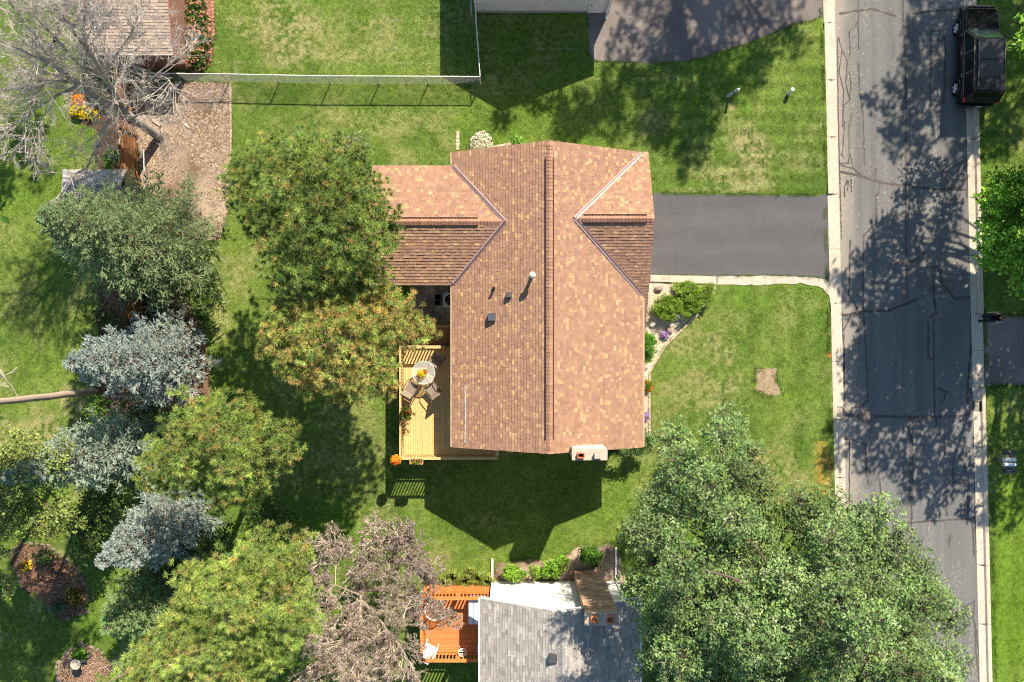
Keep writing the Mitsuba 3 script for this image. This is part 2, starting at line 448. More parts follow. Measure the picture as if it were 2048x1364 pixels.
SEAL = [(4, [(1806, -40), (1806, 33), (1811, 129), (1812, 232), (1811, 296), (1812, 357), (1812, 540), (1815, 597)]),
 (3, [(1716, -40), (1716, 0), (1717, 98)]), (3, [(1717, 126), (1718, 168), (1726, 232), (1729, 330)]),
 (2.5, [(1677, 75), (1684, 100), (1678, 144), (1687, 180), (1685, 253)]), (2.5, [(1685, 103), (1695, 124), (1691, 165), (1698, 196)]),
 (2.5, [(1700, 113), (1698, 64), (1711, 52), (1716, 39)]), (2.5, [(1698, 144), (1702, 168), (1699, 201), (1688, 210), (1685, 253)]),
 (2.5, [(1675, 77), (1676, 206), (1679, 340), (1683, 480)]), (2.5, [(1689, 242), (1685, 309)]), (2.5, [(1698, 250), (1698, 327)]), (2.5, [(1703, 226), (1699, 252)]),
 (2.5, [(1680, 327), (1695, 326), (1697, 321)]), (2.5, [(1681, 308), (1688, 317)]), (2.5, [(1700, 308), (1706, 337)]),
 (4, [(1680, 27), (1718, 21), (1744, 18), (1791, 32)]), (5, [(1827, 28), (1852, 23), (1932, 18)]),
 (4, [(1863, 62), (1886, 61), (1891, 103), (1887, 206), (1860, 211), (1858, 227)]), (4, [(1860, 64), (1863, 103), (1860, 175), (1860, 214)]), (4, [(1863, 81), (1885, 80)]), (3, [(1863, 105), (1872, 101)]),
 (4, [(1943, 219), (1937, 270), (1941, 300), (1933, 325), (1934, 395)]),
 (6, [(1680, 344), (1716, 351), (1762, 365), (1811, 372), (1865, 378)]), (5, [(1865, 378), (1905, 380), (1945, 379)]), (4, [(1681, 330), (1707, 338), (1722, 351)]),
 (3, [(1695, 361), (1688, 374), (1689, 393)]), (3, [(1703, 359), (1702, 384)]), (3, [(1697, 362), (1694, 382)]), (3, [(1752, 338), (1750, 357), (1760, 367), (1755, 393)]),
 (3.5, [(1752, 388), (1752, 447), (1728, 470), (1726, 506), (1726, 560), (1726, 620), (1731, 690), (1736, 800), (1723, 812)]),
 (5, [(1796, 527), (1827, 523), (1850, 504)]), (6, [(1685, 631), (1730, 622), (1775, 622), (1833, 599)]), (3.5, [(1700, 481), (1698, 590), (1713, 616)]),
 (6, [(1854, 534), (1880, 534), (1884, 567), (1910, 597), (1944, 594)]), (5, [(1867, 537), (1868, 594), (1872, 627), (1856, 635), (1857, 717)]), (4, [(1867, 631), (1868, 720), (1869, 830)]), (4, [(1857, 717), (1868, 720)]),
 (5, [(1944, 594), (1941, 700), (1935, 781), (1935, 808)]), (4, [(1687, 669), (1688, 760), (1687, 800)]), (4, [(1704, 627), (1687, 661)]), (4, [(1676, 480), (1679, 560), (1686, 680)]),
 (4, [(1876, 777), (1895, 785)]), (3.5, [(1889, 789), (1888, 800), (1880, 805)]), (5, [(1940, 778), (1942, 790), (1937, 797)]),
 (6, [(1693, 831), (1720, 832), (1741, 833), (1816, 834), (1916, 833), (1942, 827)]), (4, [(1720, 814), (1705, 815), (1700, 822), (1702, 830), (1716, 833)]), (3.5, [(1725, 806), (1727, 818)]),
 (4, [(1820, 836), (1820, 930), (1820, 1012)]), (4, [(1824, 838), (1825, 900), (1823, 1010), (1823, 1125), (1822, 1250)]), (4, [(1872, 834), (1872, 868)]),
 (4, [(1691, 878), (1707, 880), (1731, 890), (1733, 952), (1737, 969)]), (4, [(1759, 959), (1761, 986), (1769, 997), (1768, 1016), (1766, 1060)]), (4, [(1887, 869), (1891, 910)]),
 (4, [(1906, 963), (1906, 922), (1914, 910), (1929, 925), (1936, 974), (1936, 1031)]), (4, [(1893, 1030), (1893, 971), (1903, 963), (1933, 967)]), (3, [(1938, 928), (1939, 934)]),
 (4, [(1805, 1046), (1861, 1042), (1936, 1037), (1951, 1035)]), (5, [(1940, 1035), (1946, 1061), (1948, 1110)]), (3, [(1900, 1070), (1899, 1095)]), (3, [(1699, 880), (1698, 1010), (1700, 1130), (1703, 1260)]),
 (4, [(1948, 1200), (1946, 1234), (1951, 1257), (1951, 1302), (1959, 1364), (1962, 1420)]), (3, [(1932, 1228), (1940, 1250), (1931, 1254), (1927, 1246), (1937, 1242)]), (3, [(1910, 1258), (1912, 1295)]), (3, [(1915, 1262), (1912, 1280)]),
 (3, [(1929, 1290), (1927, 1310)]), (4, [(1933, 1326), (1948, 1314)]), (3, [(1936, 1325), (1944, 1350)]), (3, [(1953, 1260), (1958, 1310), (1960, 1350)]), (4, [(1930, 1212), (1944, 1205)]), (3, [(1939, 840), (1928, 880), (1932, 900)]),
 (4, [(1700, 1130), (1720, 1290)]), (4, [(1948, 820), (1950, 1000), (1953, 1120)])]
for w, px in SEAL:
    part('crack_seal', road, toned(prism(ribbon(px, w / 40, .012, .008), .009, .0125), 'tar', 0))
# kerbs: pan, upstand
DROPPED = {1: ((-900, 45), (388, 606)), -1: ((628, 775),)}
def kerb(side, joints):
    k = new_key('curb'); labels[k] = {'kind': 'structure'}
    edge = lx if side > 0 else rx
    for y0, y1 in zip(joints[:-1], joints[1:]):
        low = any(a < (y0 + y1) / 2 < b for a, b in DROPPED[side])          # lowered where a driveway meets the street
        t = .03 if low else .125
        v, ring = [], [(0, -.05), (0, t), (4.5, t + .005), (7, t * .94), (9.5, .028), (23, .016), (23, -.05)]
        for y in (y0 + .25, y1 - .25):
            for o, z in ring:
                x = edge(y) + side * o
                p = W(x, y); v.append([p[0], p[1], z])
        n = len(ring); f = []
        for a in range(n):
            b = (a + 1) % n
            f.append([a, b, n + b, n + a])
        f += [[0, 1, 2, 3], [3, 4, 5, 6], [n + 3, n + 2, n + 1, n], [n + 6, n + 5, n + 4, n + 3]]
        f = np.array(f)[:, ::-1] if side > 0 else np.array(f)
        part('section', k, (np.array(v), f), mat='concrete')
    return k
KL = [-6000, -1500, -260, -73, 45, 160, 274, 388, 497, 606] + list(range(722, 1740, 116)) + [3200, 6600]
KR = [-6000, -1500, -310, -190, -70, 46, 162, 278, 394, 511, 628, 701, 775] + list(range(893, 1740, 118)) + [3200, 6600]
kerb(1, KL); kerb(-1, KR)
# the lawns rise to the top of the kerbs
VERGE = [(1, 47, 386), (1, 608, 3000), (-1, -1500, 626), (-1, 777, 3000)]
def verge_h(p):
    x, y = p[:, 0] * 40 + CX, CY - p[:, 1] * 40
    h = np.zeros(len(p))
    for side, a, b in VERGE:
        d = (lx(y) - x if side > 0 else x - rx(y)) / 40
        h = np.maximum(h, np.where((d > 0) & (d < 1.7) & (y > a) & (y < b), .122 * (1 - np.clip(d / 1.7, 0, 1)) ** .8 * np.clip(np.minimum(y - a, b - y) / 24, 0, 1), 0))
    return h
for side, a, b in VERGE:
    ys = np.unique(np.concatenate([[a, a + 6, a + 12, a + 24], np.linspace(max(a, -100) + 30, min(b, 1500) - 30, 60), [b - 24, b - 12, b - 6, b]]))
    ds = np.linspace(.005, 1.69, 9); v = []
    for y in ys:
        for d in ds:
            x = (lx(y) - d * 40) if side > 0 else (rx(y) + d * 40)
            v.append([*W(x, y)[:2], 0])
    v = np.array(v); v[:, 2] = verge_h(v[:, :2]) + .003
    n, f = len(ds), []
    for i in range(len(ys) - 1):
        for j in range(n - 1):
            q = [i * n + j, i * n + j + 1, (i + 1) * n + j + 1, (i + 1) * n + j]
            f.append(q if side < 0 else q[::-1])
    f = np.array(f); A_ = v[f[:, 1]] - v[f[:, 0]]; B_ = v[f[:, 3]] - v[f[:, 0]]
    up = A_[:, 0] * B_[:, 1] - A_[:, 1] * B_[:, 0] > 0
    f[~up] = f[~up][:, ::-1]
    setting('lawn', (v, f), mat='turf', smooth=True)

# driveways
drive_poly = wob(GP([(1255, 386), (1305, 386), (1400, 388), (1560, 391), (1640, 391), (1657, 388), (1661, 470), (1664, 565), (1640, 556), (1560, 551), (1420, 552), (1255, 550)]), .012, .4, 2)
driveway = setting('driveway', sheet(drive_poly, .012), mat='sealed_asphalt', label='smooth dark sealed driveway leading from the street to the brown roofed house')
for w, px in ((1.0, [(1356, 388), (1354, 470), (1353, 551)]), (.9, [(1452, 389), (1446, 470), (1440, 551)]), (.6, [(1526, 430), (1525, 550)]), (.6, [(1592, 410), (1588, 545)]), (1.3, [(1309, 432), (1330, 437), (1346, 428), (1390, 428), (1420, 434), (1447, 437)]), (1.0, [(1460, 412), (1500, 424), (1535, 430)])):
    part('crack', driveway, toned(prism(ribbon(px, w / 40, .014, .012), .0125, .0145), 'tar', 0))
d2 = wob(GP([(1174, -60), (1174, 20), (1176, 100), (1182, 118), (1196, 122), (1290, 126), (1380, 122), (1420, 110), (1500, 84), (1590, 48), (1646, 36), (1645, -200), (1174, -200)]), .02, .4, 3)
setting('driveway', toned(sheet(d2, .012), 'old_asphalt'), label='wide worn grey driveway beside the white house')
d3 = GP([(1967, 636), (1990, 629), (2060, 634), (2300, 640), (2300, 782), (2060, 770), (2000, 770), (1970, 772)])
setting('driveway', toned(sheet(wob(d3, .02, .4, 4), .012), 'old_asphalt'), label='grey driveway across the street where a person stands')

# concrete strip along the dark driveway
strip = setting('pavement', prism(wob(GP([(1300, 550), (1432, 553), (1432, 569), (1300, 563)]), .006), .0, .10), mat='concrete', label='raised pale concrete border beside the dark driveway')
setting('pavement', prism(wob(GP([(1434, 553), (1560, 552), (1640, 557), (1663, 567), (1664, 602), (1656, 590), (1640, 573), (1600, 567), (1520, 570), (1434, 569)]), .02), .0, .03), mat='concrete', label='pale concrete border curving to the street')

# beds
mulch_poly = GP([(262, 158), (350, 163), (461, 166), (462, 292), (458, 420), (440, 480), (380, 480), (283, 380), (277, 300), (262, 240)])
mulch = setting('mulch_bed', toned(sheet(wob(mulch_poly, .01), .010), 'mulch'), label='bed of brown wood chips between the wooden fence and the lawn')
gravel_poly = GP([(1255, 560), (1432, 566), (1428, 590), (1400, 622), (1366, 655), (1330, 690), (1312, 722), (1300, 745), (1299, 880), (1255, 890)])
gravel = setting('gravel_bed', toned(sheet(gravel_poly, .010), 'gravel'), label='pale gravel bed along the front of the brown roofed house')
dirt_poly = wob(GP([(1515, 742), (1530, 739), (1552, 738), (1550, 752), (1552, 770), (1560, 786), (1530, 790), (1512, 778)]).buffer(.06), .04, .10, 5)
setting('bare_soil', toned(sheet(dirt_poly, .008), 'dirt'), label='bare patch of dry soil in the front lawn')
patio_poly = GP([(826, 560), (935, 560), (935, 690), (826, 690)])
setting('gravel_patio', toned(sheet(patio_poly, .010), 'patio_gravel'), label='shaded gravel yard in the corner behind the brown roofed house')
bed3 = wob(GP([(985, 1168), (990, 1128), (1030, 1122), (1090, 1122), (1130, 1110), (1160, 1090), (1220, 1090), (1240, 1110), (1252, 1170), (1240, 1200), (990, 1200)]), .06, .4, 6)
setting('mulch_bed', toned(sheet(bed3, .010), 'mulch'), label='mulch strip with low bushes along the white wall of the grey roofed house')
bed4 = wob(GP([(20, 1110), (40, 1085), (95, 1090), (150, 1130), (178, 1180), (172, 1225), (120, 1240), (95, 1215), (75, 1190), (45, 1175)]), .08, .4, 7)
bed4k = setting('mulch_bed', toned(sheet(bed4, .010), 'soil'), label='stone edged reddish flower bed in the shady corner of the garden')
bed5 = wob(GP([(118, 1400), (112, 1330), (140, 1300), (165, 1285), (185, 1295), (230, 1320), (260, 1420)]), .08, .4, 8)
bed5k = setting('mulch_bed', toned(sheet(bed5, .010), 'soil'), label='stone edged bed with a round bird bath at the bottom left')
bed6 = wob(GP([(205, 560), (300, 540), (380, 600), (420, 700), (420, 800), (330, 830), (200, 830), (185, 780), (215, 700), (190, 640)]), .1, .5, 9)
setting('mulch_bed', toned(sheet(bed6, .009), 'soil'), label='dark needle covered soil under the spruces')
bed7 = wob(GP([(140, 180), (262, 180), (276, 300), (282, 370), (230, 360), (190, 330), (200, 260), (140, 230)]), .1, .5, 10)
setting('mulch_bed', toned(sheet(bed7, .009), 'soil'), label='flower bed behind the wooden fence under the bare tree')
bed8 = wob(GP([(350, -30), (425, -30), (428, 60), (420, 125), (400, 140), (355, 130)]), .04, .4, 11)
bed8k = setting('mulch_bed', toned(sheet(bed8, .010), 'mulch'), label='reddish bed of flowering shrubs beside the brown shed')

# paver pieces and edging stones
def edging(holder, px, step, size, col, z0=0.0, h=.07, seed=1, round_=False):
    r = np.random.default_rng(seed)
    g = LineString([W(x, y)[:2] for x, y in px]); n = int(g.length / step)
    for i in range(n):
        if round_ and r.random() < .3: continue
        a = g.interpolate((i + .5) * step); b = g.interpolate((i + .5) * step + .02)
        ang = math.atan2(b.y - a.y, b.x - a.x)
        sx, sy = size[0] * r.uniform(.85, 1.1), size[1] * r.uniform(.85, 1.12)
        if round_: sx, sy = sx * r.uniform(.5, 1.25), sy * r.uniform(.6, 1.4)
        if round_:
            v, f = rock_mesh((0, 0, 0), sx / 2, sy / 2, h, seed * 100 + i, 1)
        else:
            pl = sbox(-sx / 2, -sy / 2, sx / 2, sy / 2).buffer(-.015).buffer(.015, quad_segs=1)
            v, f = prism(pl, z0, h * r.uniform(.85, 1.15))
        ca, sa = math.cos(ang), math.sin(ang)
        v = v @ np.array([[ca, sa, 0], [-sa, ca, 0], [0, 0, 1]]) + [a.x, a.y, 0]
        part('edging_stone', holder, (v, f), A(col) * r.uniform(.72, 1.15), 'grain')
edging(mulch, [(462, 166), (462.5, 300), (460, 330)], .105, (.075, .09), (.62, .52, .42), seed=11)
edging(gravel, [(1299, 885), (1299, 745), (1312, 722), (1330, 692), (1366, 657), (1400, 624)], .115, (.085, .10), (.60, .50, .38), seed=12)
edging(bed4k, [(20, 1110), (40, 1085), (95, 1090), (150, 1130), (178, 1180), (172, 1225), (120, 1240), (95, 1215), (75, 1190), (45, 1175), (20, 1110)], .30, (.28, .2), (.20, .16, .13), h=.09, seed=13, round_=True)
edging(bed5k, [(118, 1364), (112, 1330), (140, 1300), (165, 1285), (185, 1295), (210, 1310)], .30, (.26, .2), (.30, .25, .2), h=.09, seed=14, round_=True)
edging(bed8k, [(425, -20), (428, 60), (421, 125)], .18, (.16, .12), (.40, .20, .16), h=.08, seed=15)
pv = new_key('stone_edging'); tag(pv, 'narrow line of tan paver bricks in the grass by the roof corner', 'edging')
edging(pv, [(916, 262), (915, 306)], .19, (.175, .17), (.56, .46, .34), h=.04, seed=16)
pv = new_key('stone_edging'); tag(pv, 'low pinkish stone border around the white flower clump', 'edging')
edging(pv, [(943, 302), (944, 280)], .2, (.19, .15), (.56, .45, .36), h=.10, seed=17)
edging(pv, [(985, 296), (1046, 284)], .22, (.21, .17), (.52, .42, .34), h=.10, seed=18)
# ---------------------------------------------------------------- buildings
def lerp(a, b, t): return A(a) * (1 - t) + A(b) * t

BROWN = [(.350, .213, .150), (.335, .200, .142), (.312, .186, .138), (.370, .228, .158), (.460, .305, .175), (.305, .190, .156)]
BROWN_W = [.29, .24, .16, .15, .11, .05]

def shingles(name, parent, P00, P10, P01, pal, wts, expo=.143, tabs=(.10, .23), seed=0, keep=None, jit=.055, th=.020):
    "courses of tabs on the plane with eave P00->P10 and slope P00->P01; keep(x, y) says which tabs stay"
    r = np.random.default_rng(seed)
    P00, P10, P01 = A(P00), A(P10), A(P01)
    lu, lv = np.linalg.norm(P10 - P00), np.linalg.norm(P01 - P00)
    u, v = (P10 - P00) / lu, (P01 - P00) / lv
    n = np.cross(u, v); n = n if n[2] > 0 else -n
    Q = []
    rows = int(math.ceil(lv / expo))
    for j in range(rows):
        b0, b1 = j * expo, min((j + 1) * expo + .01, lv)
        x = -r.uniform(0, .3)
        while x < lu:
            w = r.uniform(*tabs); a, e = max(x, 0), min(x + w - .004, lu)
            x += w
            if e - a > .02:
                t = th * r.uniform(.6, 1.5)
                Q.append((a, e, b0 + r.normal(0, .002), b1, t))
    Q = A(Q)
    if keep is not None:
        c = P00 + u * ((Q[:, 0] + Q[:, 1]) / 2)[:, None] + v * ((Q[:, 2] + Q[:, 3]) / 2)[:, None]
        Q = Q[keep(c[:, 0], c[:, 1])]
    a, e, b0, b1, t = Q.T[:, :, None]
    p = lambda s, w, h: P00 + u * s + v * w + n * h
    V = np.stack([p(a, b0, t + .002), p(e, b0, t + .002), p(e, b1, .001 + t * 0), p(a, b1, .001 + t * 0), p(a, b0, 0 * t - .001), p(e, b0, 0 * t - .001)], 1)
    k = len(Q)
    c = pick(pal, wts, k, r, jit)
    fl = [[0, 1, 2], [0, 2, 3], [4, 5, 1], [4, 1, 0], [0, 3, 4], [1, 5, 2]]
    f = (np.array(fl)[None] + (np.arange(k) * 6)[:, None, None]).reshape(-1, 3)
    mb = MB().add(V.reshape(-1, 3), f, np.repeat(c, 6, 0))
    return part(name, parent, mb, mat='shingle_grit', kind='stuff')

def slab(parent, P, th, col, mat='rough', name='roof_deck'):
    "solid sheet below the plane given by four corners"
    P = A(P); n = unit(np.cross(P[1] - P[0], P[3] - P[0])); n = n if n[2] > 0 else -n
    return part(name, parent, (np.vstack([P - n * th, P - n * .003]), BOXF), col, mat)

def caps(parent, p, q, w, drop, pal, n_off=.0, step=.155, seed=0, seg=None):
    "ridge cap pieces from p to q; each bent over the ridge"
    r = np.random.default_rng(seed); p, q = A(p), A(q)
    L = np.linalg.norm(q - p); d = (q - p) / L; s = unit(np.cross(d, [0, 0, 1]))
    n = int(L / step)
    for i in range(n):
        a, b = p + d * (i * step), p + d * (i * step + step + .02)
        lift = n_off; t0, t1 = .036, .010
        V = np.array([a - s * w - [0, 0, drop - lift], a + [0, 0, lift + t0], a + s * w - [0, 0, drop - lift],
                      b - s * w - [0, 0, drop - lift + .034], b + [0, 0, lift + t1], b + s * w - [0, 0, drop - lift + .034],
                      a - s * w - [0, 0, drop - lift + .035], a + [0, 0, lift - .02], a + s * w - [0, 0, drop - lift + .035]])
        f = np.array([[0, 1, 4], [0, 4, 3], [1, 2, 5], [1, 5, 4], [6, 7, 1], [6, 1, 0], [7, 8, 2], [7, 2, 1]])
        part('ridge_cap', parent, (V, f), A(pal[0]) * r.uniform(.85, 1.15), 'shingle_grit')

# ---- the brown roofed house
house = thing('house', 'large house with brown and tan shingle roof in the middle of the picture', 'house')
HE, HR = 3.68, 5.77
XL, XR, XM, YT, YB2 = -2.70, 5.92, 1.61, 8.575, -4.83
roof = new_key('roof', house)
def kroof(name, *a, **k): return part(name, roof, *a, **k)
TRIM = (.30, .19, .13)
sl = .485
for side, P in (('l', [(XL, YB2, HE), (XL, YT, HE), (XM, YT, HR), (XM, YB2, HR)]), ('r', [(XR, YT, HE), (XR, YB2, HE), (XM, YB2, HR), (XM, YT, HR)])):
    slab(roof, P, .16, TRIM)
    P = A(P)
    shingles('shingles', roof, P[0], P[1], P[3], BROWN, BROWN_W, seed=21 if side == 'l' else 22, th=.023 if side == 'l' else .02)
# wings: right one towards the street, left one towards the garden
RX, RY, RH = 6.19, 5.317, 5.26
LX, LY, LH, lsl = -6.33, 5.25, 4.845, .43
wing = [
    ('r', (3.0, 8.576, HE), (RX, 8.576, HE), (RX, RY, RH), (3.0 - .4, RY, RH)),
]
def wing_keep_r(x, y): return (x > 2.6) & ((x - 2.73) > np.abs(y - RY) * .97 - .12)
def wing_keep_l(x, y): return ((-.30 - x) > np.abs(y - LY) * (lsl / sl) - .12)
apx_r = (2.73, RY, RH); apx_l = (-.30, LY, LH)
# right wing: upper half ends at the eave, lower half runs on down over the entry
slab(roof, [(5.7, 8.576, HE), (RX, 8.576, HE), (RX, RY, RH), (2.9, RY, RH)], .14, TRIM)
shingles('shingles', roof, (2.4, 8.576, HE), (RX, 8.576, HE), (2.4, RY, RH), BROWN, BROWN_W, seed=23, keep=wing_keep_r)
ylow = -.45; zlow = RH - sl * (RY - ylow)
slab(roof, [(5.75, ylow, zlow), (RX, ylow, zlow), (RX, RY, RH), (2.9, RY, RH)], .14, TRIM)
shingles('shingles', roof, (2.4, ylow, zlow), (RX, ylow, zlow), (2.4, RY, RH), BROWN, BROWN_W, seed=24, th=.020,
         keep=lambda x, y: np.where(y > 2.06, wing_keep_r(x, y), x > 5.62))
for ye, sd in ((7.96, 25), (2.54, 26)):
    slab(roof, [(LX, ye, HE), (XL + .3, ye, HE), (-.5, LY, LH), (LX, LY, LH)], .14, TRIM)
    shingles('shingles', roof, (LX, ye, HE), (.3, ye, HE), (LX, LY, LH), BROWN, BROWN_W, seed=sd, keep=wing_keep_l, th=.019 if sd == 25 else .022)
# valley flashing: two folded strips each
VAL = [(apx_r, (XR - .05, 8.50, HE + .03)), (apx_r, (XR - .05, 2.12, HE + .03)), (apx_l, (XL + .04, 7.93, HE + .02)), (apx_l, (XL + .04, 2.57, HE + .02))]
for a, b in VAL:
    a, b = A(a), A(b)
    d = unit(b - a); s = unit(np.cross(d, [0, 0, 1]))
    up = np.array([0, 0, .05])
    mb = MB()
    for o, w, c, h in ((-.06, .07, (.20, .13, .13), .03), (.055, .07, (.34, .26, .26), .032), (0, .035, (.10, .065, .07), .045)):
        v, f = beam(a + s * o + up, b + s * o + up, w, h)
        mb.add(v, f, c)
    part('valley', roof, mb, mat='satin')
# ridge vents under the caps
CAP = [(.37, .205, .145)]
def ridge(p, q, vent=None, seed=0, d_swap=False):
    p, q = A(p), A(q)
    if d_swap: p, q = q, p
    caps(roof, p, q, .15, .05, CAP, n_off=.02 if vent is None else .02, seed=seed)
    if vent:
        a, b = A(vent[0]), A(vent[1])
        d = unit(b - a); s = unit(np.cross(d, [0, 0, 1]))
        for k in (-1, 1):
            v, f = beam(a + s * k * .172 + [0, 0, -.035], b + s * k * .172 + [0, 0, -.035], .035, .07)
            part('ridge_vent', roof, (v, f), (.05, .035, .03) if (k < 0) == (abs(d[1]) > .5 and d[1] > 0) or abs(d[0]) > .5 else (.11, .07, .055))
ridge((XM, YT, HR), (XM, YB2, HR), ((XM, 7.85, HR), (XM, -4.2, HR)), 31, True)
ridge((RX, RY, RH), (2.75, RY, RH), ((5.85, RY, RH), (3.1, RY, RH)), 32, True)
ridge((LX, LY, LH), (-.3, LY, LH), ((LX + .4, LY, LH), (-1.5, LY, LH)), 33)
# walls
WALL = (.46, .38, .28)
def gable_wall(parent, y, x0, x1, he, xm, hr, th, col, mat='rough', siding=None):
    pts = [(x0, 0), (x1, 0), (x1, he), (xm, hr), (x0, he)]
    v, f = prism(Polygon(pts), 0, th)
    return part('wall', parent, (v[:, [0, 2, 1]] * [1, 1, 1] + [0, y, 0], f[:, ::-1]), col, mat)
gable_wall(house, YB2 + .35, XL + .45, XR - .45, HE - .05 + .22 - .22, XM, HR - .25, .15, WALL)
gable_wall(house, YT - .5, XL + .45, XR - .45, HE - .05, XM, HR - .25, .15, WALL)
for x in (XL + .45, XR - .60):
    part('wall', house, bx(x, x + .15, YB2 + .501, YT - .501, 0, HE + .02), WALL)
part('wall', house, bx(LX + .4, XL + .449, 2.94, 3.09, 0, HE), WALL)
part('wall', house, bx(LX + .4, XL + .449, 7.41, 7.56, 0, HE), WALL)
part('wall', house, bx(LX + .4, LX + .55, 3.091, 7.409, 0, HE + .3), WALL)
part('garage_door', house, bx(XR - .44, XR - .38, 2.9, 7.7, .02, 2.3), (.5, .42, .33))
for i in range(3):
    part('porch_post', house, bx(RX - .32, RX - .2, -.3 + 1.0 * i, -.18 + 1.0 * i, 0, zlow + .38 * i + .0), WALL)
for y in (6.5, -2.0, 1.0):
    w = new_key('window', house)
    put(w, bx(XR - .449, XR - .40, y - .7, y + .7, 1.2, 2.5), (.7, .68, .62))
    part('pane', w, bx(XR - .399, XR - .39, y - .62, y + .62, 1.28, 2.42), (.03, .04, .05), 'dark_glass')
# gutters along the eaves
for x, s in ((XL - .05, -1), (XR + .05, 1)):
    ys = ((YB2, 2.5), (8.0, YT)) if s < 0 else ((YB2, 2.0),)
    for a, b in ys:
        part('gutter', house, bx(x - .05, x + .05, a + .02, b - .02, HE - .13, HE - .02), (.42, .30, .21), 'satin')
# chimney
ch = new_key('chimney', house)
put(ch, bx(2.56, 4.0, -5.0, -4.58, 0, 6.12), (.60, .55, .48), 'grain')
r_ = np.random.default_rng(40)
for ci in range(5):                                          # visible stone courses above the roof
    z0 = 4.55 + ci * .31; n = 6
    xs = np.concatenate([[2.56], 2.56 + 1.44 * (np.arange(1, n) / n + r_.uniform(-.04, .04, n - 1)), [4.0]])
    for a, b in zip(xs[:-1], xs[1:]):
        part('stone', ch, bx(a + .01, b - .01, -4.58, -4.565 + r_.uniform(.005, .03), z0 + .01, z0 + .30), A((.72, .67, .60)) * r_.uniform(.75, 1.1), 'grain')
part('chimney_cap', ch, prism(sbox(2.53, -5.03, 4.03, -4.55), 6.12, 6.21), (.46, .42, .37), 'grain')
for x, c in ((2.90, None), (3.62, (.52, .40, .36))):
    fl = prism(sbox(x - .15, -4.92, x + .15, -4.70).difference(sbox(x - .115, -4.885, x + .115, -4.735)), 6.211, 6.40)
    fk = part('flue', ch, fl, (.62, .20, .10), 'grain', label='open orange clay flue' if c is None else 'covered orange clay flue')
    if c:
        part('flue_cover', ch, prism(sbox(x - .16, -4.93, x + .16, -4.69), 6.40, 6.45), c, 'grain')
    else:
        part('flue_liner', ch, bx(x - .113, x + .113, -4.883, -4.737, 6.212, 6.24), (.015, .012, .01))

# roof fittings, parts of the house
def on_roof(px, py):
    "point of the main left slope seen at the pixel"
    z = 5.0
    for _ in range(30):
        p = W(px, py, z); z = HR - sl * abs(p[0] - XM)
    return W(px, py, z)
p = on_roof(1064, 553)
vp = new_key('vent_pipe', house)
put(vp, MB().add(*lathe([(.075, -.1), (.075, .62)], p, 16), (.5, .47, .43)).add(*lathe([(.16, -.06), (.09, .06), (.076, .1)], p, 16), (.25, .2, .18)), mat='satin', smooth=40)
tag(vp, 'tall round vent pipe with pale domed cap')
part('cap', vp, MB().add(*lathe([(.11, .58), (.15, .64), (.15, .74), (.11, .80), (.05, .83), (.0, .835)], p, 18), (.62, .58, .52)), mat='satin', smooth=50)
p = on_roof(988, 577)
vp = new_key('vent_pipe', house)
put(vp, MB().add(*lathe([(.085, -.1), (.055, .1), (.055, .36), (.038, .36), (.038, .1)], p, 14), (.075, .05, .055)).add(*lathe([(.13, -.05), (.12, .03), (.0, .05)], p, 14), (.18, .12, .11)), mat='rough', smooth=40)
for q, s in ((on_roof(1018, 590), .105), (on_roof(984, 634), .16)):
    bv = new_key('box_vent', house)
    z = q[2]
    put(bv, hull([q + [s * a, s * b, -.05 + .5 * abs(a - 1) * 0] for a in (-.9, .9) for b in (-.9, .9)] + [q + [s * a * .9, s * b * .9, .20] for a in (-1, 1) for b in (-1, 1)], .02), (.045, .047, .055), 'satin', 40)
    part('lid', bv, bx(q[0] - s * 1.05, q[0] + s * 1.05, q[1] - s * 1.05, q[1] + s * 1.05, z + .215, z + .24), (.075, .08, .095), 'satin')
a, b = on_roof(930, 771), on_roof(930, 886)
solo('pole', MB().add(*path([a + [0, 0, .05], (a + b) / 2 + [0.01, 0, .055], b + [0, 0, .05]], .013, 8)), 'thin white pole lying on the lower left slope of the brown roof', 'pole', (.8, .8, .78), 'satin', True)

# ---- grey roofed house at the bottom
h2 = thing('house', 'house with grey shingle roof and bright white gable wall at the bottom edge', 'house')
GREY = [(.35, .335, .325), (.42, .405, .39), (.29, .28, .275), (.48, .465, .45), (.38, .355, .34)]
he2, hr2, xl2, xr2, xm2, yt2, yb2 = 3.75, 5.60, -1.44, 5.78, 2.17, -11.65, -24.0
roof2 = new_key('roof', h2)
for P, sd in (([(xl2, yb2, he2), (xl2, yt2, he2), (xm2, yt2, hr2), (xm2, yb2, hr2)], 51), ([(xr2, yt2, he2), (xr2, yb2, he2), (xm2, yb2, hr2), (xm2, yt2, hr2)], 52)):
    slab(roof2, P, .16, (.8, .8, .8))
    P = A(P); shingles('shingles', roof2, P[0], P[1], P[3], GREY, [.35, .25, .15, .05, .2], seed=sd, jit=.045, tabs=(.25, .34))
caps(roof2, (xm2, yt2, hr2), (xm2, -18.5, hr2), .15, .06, [(.34, .335, .345)], .02, seed=53)
for x0, x1 in ((xl2, xm2), (xm2, xr2)):
    a, b = (A((x0, yt2 + .012, he2)), A((x1, yt2 + .012, hr2))) if x0 == xl2 else (A((x0, yt2 + .012, hr2)), A((x1, yt2 + .012, he2)))
    v, f = beam(a + [0, 0, -.10], b + [0, 0, -.10], .03, .2)
    part('rake_board', h2, (v, f), (.82, .82, .82), 'satin')
part('gutter', h2, bx(xl2 - .10, xl2 - .004, yb2, yt2 - .02, he2 - .14, he2 - .005), (.82, .82, .82), 'satin')
part('gutter', h2, bx(xr2 + .004, xr2 + .10, yb2, yt2 - .02, he2 - .14, he2 - .005), (.82, .82, .82), 'satin')
WHITE = (.80, .80, .79)
